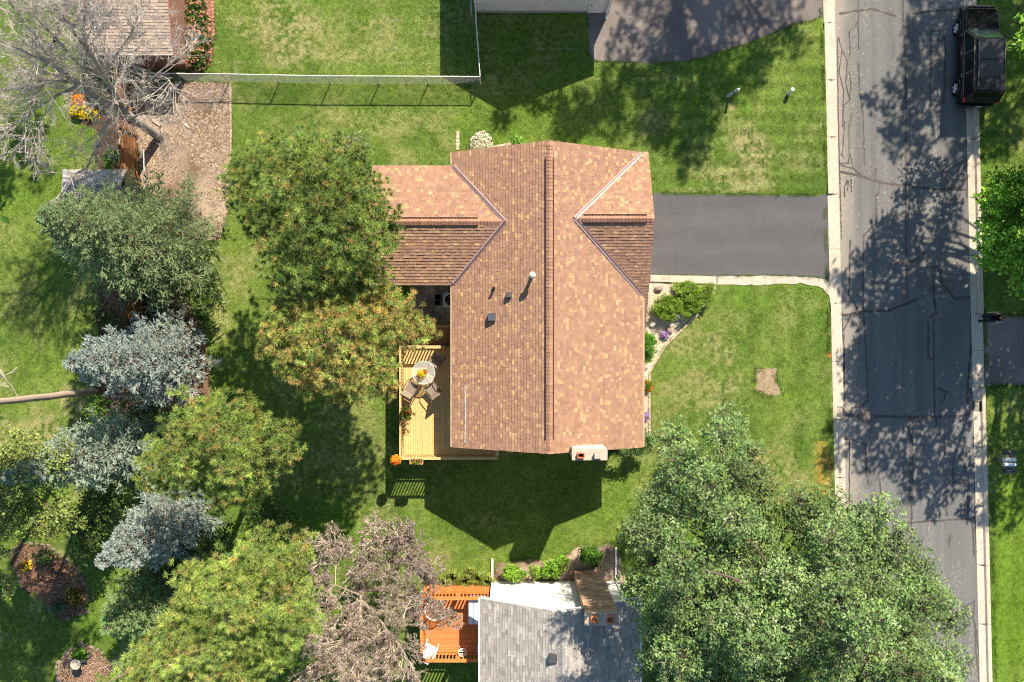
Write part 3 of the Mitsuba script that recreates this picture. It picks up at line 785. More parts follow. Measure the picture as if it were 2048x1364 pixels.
gable_wall(h2, -12.15, xl2 + .46, xr2 - .46, he2 + .1, xm2, hr2 - .2, .15, WHITE)
for i in range(20):                                          # lap siding courses on the gable wall
    z = .12 + i * .19 * 1.35; z1 = z + .2565
    if z1 > hr2 - .3: break
    xa, xb = xl2 + .5, xr2 - .5
    if z1 > he2 + .1:
        k = (hr2 - .25 - z1) / (hr2 - he2)
        xa, xb = xm2 - (xm2 - xl2 - .5) * k, xm2 + (xr2 - .5 - xm2) * k
    v = np.array([[xa, -12.0, z], [xb, -12.0, z], [xb, -11.975, z], [xa, -11.975, z], [xa, -12.0, z1], [xb, -12.0, z1], [xb, -11.998, z1 - .002], [xa, -11.998, z1 - .002]])
    part('siding_board', h2, (v, BOXF), WHITE)
for x in (xl2 + .46, xr2 - .61):
    part('wall', h2, bx(x, x + .15, yb2, -12.151, 0, he2), WHITE)
# brick chimney of the grey roofed house, each course of the sunny face laid singly
c2 = new_key('chimney', h2)
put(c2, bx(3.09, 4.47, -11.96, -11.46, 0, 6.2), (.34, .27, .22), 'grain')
r_ = np.random.default_rng(60); nb = 0
for row in range(56):
    z = .02 + row * .11; x = 3.09 - (row % 2) * .17
    while x < 4.47:
        a, b = max(x, 3.09), min(x + .325, 4.47); x += .335
        if b - a > .05:
            mbk = bx(a, b, -11.4595, -11.447 + r_.uniform(-.004, .005), z, z + .098)
            if nb < 299:
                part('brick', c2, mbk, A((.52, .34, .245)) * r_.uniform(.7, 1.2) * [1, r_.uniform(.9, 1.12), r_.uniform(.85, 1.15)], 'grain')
            nb += 1
part('chimney_cap', c2, bx(3.06, 4.5, -11.99, -11.43, 6.2, 6.28), (.5, .43, .36), 'grain')
for x in (3.45, 4.12):
    part('flue', c2, prism(sbox(x - .15, -11.83, x + .15, -11.55).difference(sbox(x - .11, -11.79, x + .11, -11.59)), 6.281, 6.46), (.62, .24, .11), 'grain')
for x, y1 in ((-.98, -10.85), (5.18, -10.3)):
    part('downspout', h2, MB().add(*bx(x - .045, x + .045, -11.93, y1, .06, .13), (.8, .8, .8)).add(*bx(x - .045, x + .045, -11.97, -11.90, .13, he2), (.8, .8, .8)), mat='satin')
z2 = hr2 - .9; q = W(1106, 1314, 5.4)
bv = new_key('box_vent', h2)
put(bv, bx(q[0] - .15, q[0] + .15, q[1] - .16, q[1] + .16, 5.2, 5.56), (.04, .042, .05), 'satin')
part('lid', bv, bx(q[0] - .17, q[0] + .17, q[1] - .18, q[1] + .18, 5.561, 5.59), (.07, .072, .08), 'satin')
part('condenser', h2, bx(-1.35, -.99, -16.3, -15.6, .0, 1.0), (.55, .5, .48), 'satin', label='pale unit box by the house wall')

# ---- white house at the top
h3 = thing('house', 'white sided house at the top edge with only its wall and door in view', 'house')
W3 = (.62, .62, .62)
xl3, xr3, xm3, y3 = -2.35, 5.35, 1.5, 16.43
v, f = prism(Polygon([(xl3 + .5, 0), (xr3 - .5, 0), (xr3 - .5, 2.95), (xm3, 4.75), (xl3 + .5, 2.95)]), 0, .15)
part('wall', h3, (v[:, [0, 2, 1]] + [0, y3, 0], f[:, ::-1]), W3)
for i in range(11):
    z = .25 + i * .25
    part('siding_board', h3, bx(xl3 + .52, 3.75, y3 - .016, y3 - .002, z, z + .235), W3)
for x in (xl3 + .5, xr3 - .65):
    part('wall', h3, bx(x, x + .15, y3 + .151, y3 + 10, 0, 2.95), W3)
rf3 = new_key('roof', h3)
for P in ([(xl3, y3 + 11, 2.9), (xl3, y3 - .35, 2.9), (xm3, y3 - .35, 4.75), (xm3, y3 + 11, 4.75)], [(xr3, y3 - .35, 2.9), (xr3, y3 + 11, 2.9), (xm3, y3 + 11, 4.75), (xm3, y3 - .35, 4.75)]):
    slab(rf3, P, .14, (.2, .19, .19))
dk = new_key('door', h3)
put(dk, bx(3.82, 4.52, y3 - .05, y3 - .003, .05, 2.1), (.66, .66, .66), 'satin')
part('door_frame', dk, MB().add(*bx(3.76, 3.815, y3 - .06, y3 - .003, .03, 2.16), (.75, .75, .75)).add(*bx(4.525, 4.58, y3 - .06, y3 - .003, .03, 2.16), (.45, .45, .45)), mat='satin')
part('handle', dk, MB().add(*bx(3.87, 3.91, y3 - .10, y3 - .051, .95, 1.05), (.1, .1, .1)), mat='metal')
part('downspout', h3, MB().add(*path([(4.74, y3 - .05, 2.8), (4.74, y3 - .05, .25), (4.70, y3 - .25, .10), (4.68, y3 - .36, .08)], .045, 8), (.75, .75, .75)), mat='satin', smooth=True)
part('drip_edge', h3, bx(-1.85, 3.74, y3 - .03, y3 - .018, .0, .24), (.30, .30, .32))

# ---- brown shed
s1 = thing('shed', 'brown shed with weathered brown shingle roof under the bare tree', 'shed')
z1 = 2.25
xr, xl = W(346, 109, z1)[0], W(165, 109, z1)[0]; yb_ = W(346, 109, z1)[1]; ym_ = yb_ + 3.3; yt_ = yb_ + 6.6; zr = z1 + .75
SB = [(.42, .335, .28), (.37, .295, .25), (.46, .375, .32), (.33, .26, .225), (.52, .49, .45)]
rf = new_key('roof', s1)
for P, sd in (([(xl, yb_, z1), (xr, yb_, z1), (xr, ym_, zr), (xl, ym_, zr)], 71), ([(xr, yt_, z1), (xl, yt_, z1), (xl, ym_, zr), (xr, ym_, zr)], 72)):
    slab(rf, P, .10, (.30, .14, .11))
    P = A(P); shingles('shingles', rf, P[0], P[1], P[3], SB, [.4, .3, .2, .12, .02], seed=sd, tabs=(.26, .36), jit=.07, th=.018)
v, f = beam((xr + .015, yb_ - .02, z1 - .03), (xr + .015, ym_, zr - .03), .05, .12)
part('trim_board', s1, (v, f), (.36, .15, .13))
v, f = beam((xl, yb_ - .02, z1 - .02), (xr, yb_ - .02, z1 - .02), .03, .09)
part('trim_board', s1, (v, f), (.60, .54, .50), label='pale board along the lower roof edge')
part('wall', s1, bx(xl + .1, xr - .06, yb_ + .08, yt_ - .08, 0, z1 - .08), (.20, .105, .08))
n = 40
for i in range(n):                                            # upright boards of the gable side and of the shaded side
    w_ = (yt_ - yb_ - .2) / n; y = yb_ + .08 + i * w_
    zt = z1 + (zr - z1) * (1 - abs(y + w_ / 2 - ym_) / 3.3) - .14
    part('board', s1, bx(xr - .058, xr - .035, y + .012, y + w_ - .012, .02, zt), A((.36, .20, .16)) * rng.uniform(.85, 1.1))
n = 28
for i in range(n):
    x = xl + .1 + i * (xr - xl - .2) / n; w_ = (xr - xl - .2) / n
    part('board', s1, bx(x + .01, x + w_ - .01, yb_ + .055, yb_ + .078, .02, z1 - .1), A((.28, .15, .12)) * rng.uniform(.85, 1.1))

# ---- small grey shed behind the spruce
s2 = thing('shed', 'small weathered grey shed half hidden behind the green spruce', 'shed')
x0, x1_ = W(118, 380, 1.9)[0], W(250, 380, 1.9)[0]; y0, y1_ = W(160, 400, 1.9)[1], W(160, 338, 1.9)[1]; ym = (y0 + y1_) / 2 - .1
ze, zk = 1.75, 2.35
part('wall', s2, bx(x0 + .12, x1_ - .12, y0 + .1, y1_ - .1, 0, ze), (.085, .08, .09))
for i in range(14):
    xx = x0 + .12 + i * (x1_ - x0 - .24) / 14
    part('board', s2, bx(xx + .01, xx + (x1_ - x0 - .24) / 14 - .01, y0 + .075, y0 + .098, .02, ze - .02), A((.16, .145, .155)) * rng.uniform(.8, 1.15))
rf = new_key('roof', s2)
GB = [(.40, .355, .33), (.34, .30, .28), (.47, .42, .39)]
kx = x0 + .75
slab(rf, [(x0 + .2, y1_, ze), (x1_, y1_, ze), (x1_, ym, zk), (kx, ym, zk)], .06, (.3, .28, .27))
shingles('shingles', rf, (x0 + .0, y1_, ze), (x1_, y1_, ze), (x0, ym, zk), GB, [.4, .3, .3], seed=81, tabs=(.26, .34), jit=.08, keep=lambda x, y: x - x0 > .1 + .6 * (y1_ - y) / (y1_ - ym))
slab(rf, [(x0 + .2, y0, ze), (x1_, y0, ze), (x1_, ym, zk), (kx, ym, zk)], .06, (.3, .28, .27))
shingles('shingles', rf, (x0 + .0, y0, ze), (x1_, y0, ze), (x0, ym, zk), GB, [.4, .3, .3], seed=82, tabs=(.26, .34), jit=.08, keep=lambda x, y: x - x0 > .1 + .6 * (y - y0) / (ym - y0))
hp = A([(x0 - .08, y0 - .02, ze - .05), (x0 + .12, y1_ + .0, ze - .02), (kx + .02, ym, zk + .03)])
part('roof_hip', rf, (np.vstack([hp, hp - [0, 0, .05]]), np.array([[0, 1, 2], [3, 5, 4], [0, 3, 4], [0, 4, 1], [1, 4, 5], [1, 5, 2], [2, 5, 3], [2, 3, 0]])), (.46, .43, .41))
q = W(131, 352, 2.0)
part('roof_plate', s2, bx(q[0] - .10, q[0] + .10, q[1] - .32, q[1] + .32, q[2] + .05, q[2] + .08), (.45, .45, .47), 'satin')
# ---------------------------------------------------------------- decks
def rail_run(parent, p, q, z0, z1, step, col, cap_w=.14, bal=.045, skip=None, cap_col=None, post_every=None, out=None):
    "railing from p to q (plan): cap, lower rail, balusters and posts, each a part"
    p, q = A(p), A(q); L = np.linalg.norm(q - p); d = (q - p) / L
    P = lambda t, z: np.array([*(p + d * t), z])
    v, f = beam(P(0, z1 - .02), P(L, z1 - .02), cap_w, .04)
    part('top_rail', parent, (v, f), cap_col or col)
    v, f = beam(P(0, z0 + .12), P(L, z0 + .12), .045, .08)
    part('bottom_rail', parent, (v, f), col)
    n = int(L / step)
    for i in range(1, n):
        t = i * L / n
        a = A(P(t, 0)[:2])
        part('baluster', parent, bx(a[0] - bal / 2, a[0] + bal / 2, a[1] - bal / 2, a[1] + bal / 2, z0 - .16, z1 - .041), A(col) * rng.uniform(.9, 1.08))
    m = max(1, int(round(L / (post_every or 2.0))))
    for i in range(m + 1):
        a = P(i * L / m, 0)
        part('post', parent, bx(a[0] - .048, a[0] + .048, a[1] - .048, a[1] + .048, .0, z1 - .042), A(col) * .95)

YEL = (.62, .43, .20)
deck = thing('deck', 'raised yellow wooden deck with slatted railing along the brown roofed house', 'deck')
dz, rz = 1.40, 2.36
xl, xr, yb, yt = -5.26, -.70, -5.53, -.28
for i in range(60):
    x = xl + .03 + i * .116
    if x + .11 > xr: break
    y_hi = yt + .0 if x < XL + .5 else YB2 + .32
    part('deck_board', deck, bx(x, x + .107, yb + .04, y_hi, dz - .035, dz + rng.uniform(-.002, .002)), A((.66, .47, .215)) * rng.uniform(.93, 1.05), 'grain')
part('rim_board', deck, bx(xl - .04, xl - .002, yb - .04, yt + .02, dz - .28, dz - .04), YEL)
part('rim_board', deck, bx(xl - .001, xr, yb - .04, yb - .002, dz - .28, dz - .04), YEL)
part('rim_board', deck, bx(xl, XL + .45, yt + .003, yt + .04, dz - .28, dz - .03), YEL)
for x in (xl + .3, (xl + xr) / 2, xr - .2):
    part('joist', deck, bx(x - .05, x + .05, yb + .3, yb + .4, 0, dz - .04), YEL)
rail_run(deck, (xl, yb), (xl, yt), dz, rz, .148, YEL, .10, .045)
rail_run(deck, (xl + .1, yb - .0), (xr, yb - .0), dz, rz, .146, YEL, .13, .045)
rail_run(deck, (xr, yb + .13), (xr, YB2 + .30), dz, rz, .15, YEL, .16, .05, post_every=9)
rail_run(deck, (xl + .1, yt), (-3.18, yt), dz, rz, .146, YEL, .14, .05)
# lower landing in the shade of the eave
zl = .72
for i in range(16):
    x = -4.55 + i * .145
    if x > XL + .3: break
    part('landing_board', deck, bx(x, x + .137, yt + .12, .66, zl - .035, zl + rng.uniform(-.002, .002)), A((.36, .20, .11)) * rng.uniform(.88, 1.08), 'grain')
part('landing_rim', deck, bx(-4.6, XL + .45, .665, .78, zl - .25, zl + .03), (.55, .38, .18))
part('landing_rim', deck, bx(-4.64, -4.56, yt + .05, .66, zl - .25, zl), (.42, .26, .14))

ORG = (.60, .235, .075)
deck2 = thing('deck', 'orange stained deck with slatted railings beside the grey roofed house', 'deck')
ox0, ox1, oy0, oy1, oz, oh = W(850, 1, oz_ := 1.4)[0] - .06, -.98, -15.05, -12.12, 1.4, 2.34
ox0 = W(843, 1, 2.34)[0]
for i in range(40):
    y = oy0 + .04 + i * .119
    if y + .1 > oy1: break
    part('deck_board', deck2, bx(ox0 + .04, ox1, y, y + .109, oz - .035, oz + rng.uniform(-.002, .002)), A((.60, .225, .085)) * rng.uniform(.9, 1.07), 'grain')
part('rim_board', deck2, bx(ox0 - .04, ox0 - .002, oy0 - .04, oy1 + .04, oz - .28, oz - .04), ORG)
for i in range(26):                                           # boarded skirt facing the flower bed
    x = ox0 + i * (ox1 - ox0) / 26
    part('skirt_board', deck2, bx(x + .006, x + (ox1 - ox0) / 26 - .006, oy1 + .003, oy1 + .028, .05, oz - .03), A(ORG) * rng.uniform(.9, 1.1))
part('rim_board', deck2, bx(ox0, ox1, oy0 - .04, oy0 - .002, oz - .28, oz - .04), ORG)
rail_run(deck2, (ox0 + .1, oy1 - .0), (ox1, oy1 - .0), oz, oh, .165, ORG, .15, .06)
rail_run(deck2, (ox0, oy0), (ox0, oy1), oz, oh, .155, ORG, .15, .06)
rail_run(deck2, (ox0 + .1, oy0), (ox1, oy0), oz, oh, .165, ORG, .16, .06)

# ---------------------------------------------------------------- deck furniture
def chair_sling(px, py, z, ang, label, group=None):
    "metal armchair with a woven seat and back; ang = the way it faces"
    k = thing('patio_chair', label, 'chair', group)
    c = W(px, py, z + .45); ca, sa = math.cos(ang), math.sin(ang)
    def L(x, y, h): return np.array([c[0] + ca * x - sa * y, c[1] + sa * x + ca * y, z + h])
    FAB, FR = (.27, .225, .195), (.12, .09, .07)
    def pan(q, th):
        q = A(q); n = unit(np.cross(q[1] - q[0], q[3] - q[0])) * th
        return np.vstack([q - n, q + n]), BOXF
    part('seat', k, pan([L(-.22, -.25, .40), L(.27, -.25, .44), L(.27, .25, .44), L(-.22, .25, .40)], .012), FAB)
    part('backrest', k, pan([L(-.24, -.25, .42), L(-.24, .25, .42), L(-.42, .25, .98), L(-.42, -.25, .98)], .012), FAB)
    part('back_frame', k, MB().add(*path([L(-.24, -.27, .42), L(-.43, -.27, 1.0), L(-.43, .27, 1.0), L(-.24, .27, .42)], .016, 6), FR), mat='satin', smooth=True)
    for s in (-1, 1):
        part('armrest', k, MB().add(*path([L(-.33, s * .29, .66), L(.0, s * .30, .66), L(.27, s * .30, .63)], .022, 6), FR), mat='satin', smooth=True)
        part('leg', k, MB().add(*path([L(.27, s * .30, .63), L(.29, s * .29, .3), L(.30, s * .28, .0)], .016, 6), FR), mat='satin', smooth=True)
        part('leg', k, MB().add(*path([L(-.26, s * .27, .42), L(-.31, s * .27, .2), L(-.36, s * .27, .0)], .016, 6), FR), mat='satin', smooth=True)
    return k
CH = 'sling chairs round the table on the yellow deck'
chair_sling(872, 722, dz, math.radians(235), 'brown sling chair at the upper right side of the glass table on the yellow deck', CH)
chair_sling(864, 779, dz, math.radians(128), 'brown sling chair at the lower right side of the glass table on the yellow deck', CH)
chair_sling(822, 776, dz, math.radians(60), 'brown sling chair partly under the pine beside the glass table', CH)

def table_glass(px, py, z, R, h, rim, name_label, leg_col, glass_col):
    k = thing('patio_table', name_label, 'table')
    c = W(px, py, z + h)
    g = lathe([(0.0, h + .006), (R - .03, h + .006), (R - .03, h - .006), (0, h - .006)], (c[0], c[1], z), 40)
    part('tabletop', k, g, glass_col, 'frosted')
    ring = np.array([[c[0] + R * math.cos(t), c[1] + R * math.sin(t), z + h] for t in np.linspace(0, 2 * math.pi, 41)])
    part('rim', k, MB().add(*path(ring, .028, 6), rim), mat='satin', smooth=True)
    for i in range(4):
        t = math.pi / 4 + i * math.pi / 2
        e = A([math.cos(t), math.sin(t), 0])
        part('leg', k, MB().add(*path([A([c[0], c[1], z + h - .03]) + e * R * .95, A([c[0], c[1], z + h * .55]) + e * R * .55, A([c[0], c[1], z]) + e * R * .75], .02, 6), leg_col), mat='satin', smooth=True)
    part('cross_bar', k, MB().add(*beam((c[0] - R * .95, c[1], z + h - .03), (c[0] + R * .95, c[1], z + h - .03), .03, .02), leg_col).add(*beam((c[0], c[1] - R * .95, z + h - .03), (c[0], c[1] + R * .95, z + h - .031), .03, .02), leg_col), mat='satin')
    return k, c
scene['frosted'] = {'type': 'blendbsdf', 'weight': .24, 'a': {'type': 'thindielectric'}, 'b': {'type': 'twosided', 'b': {'type': 'diffuse', 'reflectance': VC}}}
tb, tc = table_glass(847, 746, dz, .53, .72, (.55, .55, .53), 'round frosted glass table with a flower pot on the yellow deck', (.30, .28, .26), (.75, .76, .74))
tb2, tc2 = table_glass(869, 1221, oz, .46, .70, (.85, .85, .85), 'round glass table with white rim on the orange deck', (.85, .85, .85), (.35, .2, .14))

def flower_clump(name, label, cat, c, R, hgt, pal_f, w_f, pal_l, nf, nl, seed, pot=None, fs=.05, ls=.09, flat=.7, group=None, per=5):
    r = np.random.default_rng(seed)
    k = thing(name, label, cat, group)
    c = A(c)
    if pot:
        part('pot', k, MB().add(*lathe([(0, 0), (pot[0] * .7, 0), (pot[0], pot[1]), (pot[0] * .88, pot[1]), (pot[0] * .8, pot[1] * .8), (0, pot[1] * .8)], c, 16), pot[2]), smooth=40)
    base = c + [0, 0, (pot[1] * .85 if pot else 0)]
    def pts(n):
        d = unit(r.normal(size=(n, 3))) * (r.random((n, 1)) ** .35); d[:, 2] = np.abs(d[:, 2])
        return base + d * [R, R, hgt], unit(d + [0, 0, .35])
    if nl:
        p, a = pts(nl)
        v, f, cc = leaves(p - a * .02, a, pick(pal_l, [1] * len(pal_l), nl, r), 4, ls, ls * .5, r)
        part('foliage', k, MB().add(v, f, cc), mat='leaf')
    if nf:
        p, a = pts(nf)
        v, f, cc = leaves(base + (p - base) * 1.06 + [0, 0, .02], a, pick(pal_f, w_f, nf, r, .1), per, fs, fs * .7, r, .2)
        part('blossoms', k, MB().add(v, f, cc), mat='leaf')
    return k
GRN = [(.10, .20, .03), (.14, .26, .04), (.07, .14, .025)]
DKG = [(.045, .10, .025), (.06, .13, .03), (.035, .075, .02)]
c = tc + [-.10, -.03, .012]
flower_clump('flower_pot', 'pot of yellow and orange flowers in the middle of the glass table', 'flower pot', c, .17, .22, [(.85, .70, .03), (.80, .62, .02)], [1, 1], GRN, 110, 40, 101, pot=(.11, .13, (.5, .3, .2)))
flower_clump('flower_pot', 'small pot of red orange flowers beside the yellow ones on the glass table', 'flower pot', tc + [.07, .05, .012], .10, .16, [(.75, .13, .03), (.8, .22, .03)], [1, 1], GRN, 50, 20, 102, pot=(.07, .1, (.5, .3, .2)), fs=.045)
q = W(790, 921, rz + .2); 
flower_clump('flower_pot', 'round ball of orange flowers hanging at the corner of the yellow deck', 'flower pot', (q[0] + .01, q[1], rz - .14), .23, .25, [(.85, .28, .03), (.85, .40, .05), (.75, .15, .03)], [3, 2, 1], DKG, 260, 60, 103, pot=(.2, .18, (.25, .15, .1)), fs=.065)
bxk = thing('planter_box', 'pink flower box of mixed blooms hooked on the yellow deck railing', 'planter')
q0 = W(833, 922, rz + .05)
part('trough', bxk, prism(sbox(q0[0] - .29, q0[1] - .13, q0[0] + .29, q0[1] + .11).buffer(.02, quad_segs=2).difference(sbox(q0[0] - .265, q0[1] - .105, q0[0] + .265, q0[1] + .085)), rz - .02, rz + .15), (.72, .30, .24), 'satin')
part('soil', bxk, bx(q0[0] - .264, q0[0] + .264, q0[1] - .104, q0[1] + .084, rz, rz + .08), (.05, .035, .025))
r_ = np.random.default_rng(104)
pp = np.column_stack([r_.uniform(-.26, .26, 120), r_.uniform(-.1, .08, 120), r_.uniform(.1, .24, 120)]) + [q0[0], q0[1], rz]
v, f, cc = leaves(pp, unit(r_.normal(0, .3, (120, 3)) + [0, 0, 1]), pick([(.10, .2, .03), (.7, .6, .05), (.6, .08, .12), (.05, .1, .02)], [4, 2, 1.5, 2], 120, r_), 5, .07, .045, r_)
part('blossoms', bxk, MB().add(v, f, cc), mat='leaf')
# tall potted plant on the deck with drooping stems
q = W(810, 826, dz + .8)
k = thing('potted_plant', 'tall sparse potted plant with red blooms at the yellow deck railing', 'plant')
c = A((q[0] + .12, q[1] + .02, dz))
part('pot', k, MB().add(*lathe([(0, 0), (.13, 0), (.17, .32), (.14, .32), (.0, .28)], c, 16), (.25, .14, .09)), smooth=40)
r_ = np.random.default_rng(105)
mb, mb2 = MB(), MB()
for i in range(16):
    t = r_.uniform(0, 6.28); R = r_.uniform(.1, .3); hh = r_.uniform(.6, 1.15)
    e = c + [math.cos(t) * R, math.sin(t) * R, .3 + hh]
    m = c + [math.cos(t) * R * .5, math.sin(t) * R * .5, .3 + hh * .6]
    mb.add(*path([c + [0, 0, .28], m, e], .009, 4), (.08, .12, .03))
    pts = np.array([m, (m + e) / 2, e, e + r_.normal(0, .05, 3)])
    v, f, cc = leaves(pts, unit(r_.normal(0, .5, (4, 3)) + [0, 0, 1]), pick([(.06, .12, .02), (.10, .16, .03), (.35, .07, .03)], [3, 2, 1.5], 4, r_), 6, .14, .07, r_)
    mb2.add(v, f, cc)
part('stems', k, mb, mat='rough'); part('foliage', k, mb2, mat='leaf')

# moulded white armchair and round stool on the orange deck
k = thing('patio_chair', 'white moulded armchair in the lower corner of the orange deck', 'chair')
c = W(858, 1302, oz + .5); ang = math.radians(62); ca, sa = math.cos(ang), math.sin(ang)
def L(x, y, h): return np.array([c[0] + ca * x - sa * y, c[1] + sa * x + ca * y, oz + h])
WH = (.84, .84, .83)
part('seat', k, hull([L(-.24, -.22, .40), L(.26, -.26, .44), L(.26, .26, .44), L(-.24, .22, .40)], .025), WH, 'satin', 40)
part('backrest', k, hull([L(-.24, -.24, .42), L(-.24, .24, .42), L(-.42, .20, .92), L(-.42, -.20, .92)], .022), WH, 'satin', 40)
for s in (-1, 1):
    part('armrest', k, hull([L(-.32, s * .30, .66), L(.0, s * .33, .66), L(.28, s * .30, .63)], .035), WH, 'satin', 40)
    part('leg', k, hull([L(.27, s * .30, .62), L(.31, s * .31, .0)], .025), WH, 'satin', 40)
    part('leg', k, hull([L(-.28, s * .27, .62), L(-.36, s * .29, .0)], .025), WH, 'satin', 40)
k = thing('side_table', 'small round white wire table by the lower railing of the orange deck', 'table')
c = W(925, 1305, oz + .5)
ring = np.array([[c[0] + .19 * math.cos(t), c[1] + .19 * math.sin(t), oz + .5] for t in np.linspace(0, 2 * math.pi, 25)])
part('rim', k, MB().add(*path(ring, .02, 6), WH), mat='satin', smooth=True)
for i in range(4):
    part('top_bar', k, MB().add(*beam((c[0] - .18, c[1] - .12 + .08 * i, oz + .5), (c[0] + .18, c[1] - .12 + .08 * i, oz + .5), .025, .012), WH), mat='satin')
for i in range(3):
    t = .5 + i * 2.094
    part('leg', k, MB().add(*path([(c[0] + .18 * math.cos(t), c[1] + .18 * math.sin(t), oz + .49), (c[0] + .1 * math.cos(t), c[1] + .1 * math.sin(t), oz + .25), (c[0] + .25 * math.cos(t), c[1] + .25 * math.sin(t), oz)], .014, 6), WH), mat='satin', smooth=True)
k = thing('storage_bench', 'pale blue storage bench with two long lids under the grey roof edge', 'bench')
a = W(937, 1200, oz + .75); b = W(972, 1249, oz + .75)
part('body', k, bx(a[0], b[0], b[1], a[1], oz, oz + .68), (.42, .50, .60), 'satin')
xm_ = (a[0] * .72 + b[0] * .28)
xm_ = W(947.5, 1200, oz + .75)[0]
part('lid', k, hull([A((x, y, oz + .72)) for x in (a[0] + .02, xm_ - .03) for y in (b[1] + .02, a[1] - .02)], .02), (.55, .62, .70), 'satin', 40)
part('lid', k, hull([A((x, y, oz + .72)) for x in (xm_ + .03, b[0] - .02) for y in (b[1] + .02, a[1] - .02)], .02), (.55, .62, .70), 'satin', 40)
k = thing('patio_chair', 'grey folded chair half hidden under the grey roof edge on the orange deck', 'chair')
a = W(955, 1300, oz + .5)
part('seat', k, hull([A((a[0] + x, a[1] + y, oz + .45)) for x in (.0, .4) for y in (-.2, .2)], .03), (.5, .5, .55), 'satin', 40)
part('backrest', k, hull([A((a[0] + x, a[1] + y, oz + z)) for x, z in ((.4, .5), (.48, .95)) for y in (-.2, .2)], .025), (.5, .5, .55), 'satin', 40)
for x in (.02, .4):
    for y in (-.19, .19):
        part('leg', k, hull([A((a[0] + x, a[1] + y, oz + .44)), A((a[0] + x, a[1] + y, oz + .02))], .018), (.5, .5, .55), 'satin', 40)

# yard unit under the eave
k = thing('air_conditioner', 'round pale air conditioner unit in the shaded corner under the eave', 'air conditioner')
c = W(901, 600, .85)
body = sbox(c[0] - .24, c[1] - .24, c[0] + .24, c[1] + .24).buffer(.13, quad_segs=4)
part('casing', k, prism(body.difference(Point(c[0], c[1]).buffer(.27)), 0.02, .85), (.60, .66, .68), 'satin')
part('fan_well', k, lathe([(0, .35), (.268, .35), (.268, .84)], (c[0], c[1], 0), 24), (.03, .035, .045), 'satin')
for i in range(4):
    t = i * math.pi / 2 + .4
    e = A([math.cos(t), math.sin(t)]); s = A([-e[1], e[0]])
    v = np.array([[*(c[:2] + e * .06 - s * .04), .55], [*(c[:2] + e * .23 - s * .11), .53], [*(c[:2] + e * .23 + s * .09), .60], [*(c[:2] + e * .06 + s * .04), .58]])
    part('fan_blade', k, (np.vstack([v, v - [0, 0, .008]]), BOXF[:, ::-1]), (.33, .36, .40), 'satin')
part('hub', k, lathe([(0, .62), (.06, .62), (.06, .5)], (c[0], c[1], 0), 14), (.4, .43, .46), 'satin')
mb = MB()
for R in (.08, .15, .21, .265):
    ring = np.array([[c[0] + R * math.cos(t), c[1] + R * math.sin(t), .835] for t in np.linspace(0, 2 * math.pi, 25)])
    mb.add(*path(ring, .004, 4), (.08, .09, .1))
part('guard', k, mb, mat='satin', smooth=True)
for i, (py, lb) in enumerate(((594, 'upper black square planter tub on the shaded gravel'), (605, 'lower black square planter tub on the shaded gravel'))):
    q = W(875, py, .3)
    k = thing('planter_tub', lb, 'planter', 'black tubs on the shaded gravel')
    part('tub', k, prism(sbox(q[0] - .13, q[1] - .12, q[0] + .13, q[1] + .12).difference(sbox(q[0] - .11, q[1] - .10, q[0] + .11, q[1] + .10)), .0, .3), (.02, .02, .02), 'satin')
    part('soil', k, bx(q[0] - .109, q[0] + .109, q[1] - .099, q[1] + .099, .01, .2), (.012, .01, .008))
# ---------------------------------------------------------------- trees
BARK = (.17, .13, .10)
PINE_G = [(.20, .31, .085), (.27, .37, .09), (.36, .43, .12), (.14, .235, .08), (.42, .34, .13), (.45, .30, .12)]
def pine(label, px, zmid, ztop, base_px, seed, wts, sp=.52, nt=8, col_mul=1.0, group=None, holes=()):
    r = np.random.default_rng(seed)
    k = thing('pine_tree', label, 'tree', group)
    poly, C = crown_points(px, zmid, ztop, sp, r, inset=.15, layers=((0, 1), (-.6, .9), (-1.4, .8), (-2.6, .6)), bump=.5)
    for hx, hy, hr in holes:                                   # openings in the crown
        s = (H - zmid) / (H - C[:, 2])
        q = C[:, :2] * s[:, None]
        c = W(hx, hy, zmid)[:2]
        C = C[np.linalg.norm(q - c, axis=1) > hr / 40]
    base = W(*base_px)
    top = np.array([*(C[:, :2].mean(0) * .9 + base[:2] * .1), ztop - .3])
    tr, lb = limbs(base, top, C, r, .24, .28, (.20, .155, .125))
    part('trunk', k, tr, BARK, 'grain', True)
    P, d = scatter_ball(C, nt, .46, r, .6)
    P, d = P.reshape(-1, 3), d.reshape(-1, 3)
    out = unit(P - np.array([*C[:, :2].mean(0), zmid - 3.0]))
    ax = unit(d * .55 + out * .75 + [0, 0, .55])
    cc = np.repeat(np.arange(len(C)), nt)
    tone = pick(PINE_G, wts, len(P), r, .10) * col_mul
    tone *= (1 + .26 * r.normal(size=len(C))).clip(.5, 1.6)[cc][:, None]
    fat = A(PINE_G[2]) * col_mul
    tone = tone * .85 + fat * .15
    v, f, c = needles(P, ax, tone, 56, .225, .019, 1.05, r)
    part('crown', k, MB().add(v, f, c), mat='needle', label=None)
    tw0 = np.repeat(C, nt, 0)[::4]; v, f = tubes(tw0 - [0, 0, .15], P[::4], .012, .006, 3)
    lb.add(v, f, (.24, .19, .15))
    part('branches', k, lb, mat='rough', kind='stuff')
    return k
P1 = [(440, 345), (470, 310), (500, 270), (560, 262), (620, 250), (652, 262), (700, 280), (740, 300), (757, 330), (775, 372), (792, 400), (812, 425), (808, 470), (790, 500), (785, 530), (775, 575), (720, 600), (640, 600), (600, 620), (545, 600), (530, 540), (505, 500), (492, 470), (462, 440), (452, 400), (420, 350)]
pine('broad dark green pine at the left end of the brown roof', P1, 7.5, 10.5, (715, 480), 201, [4, 3.2, 2.2, 3.0, .8, .35], sp=.52, col_mul=1.1)
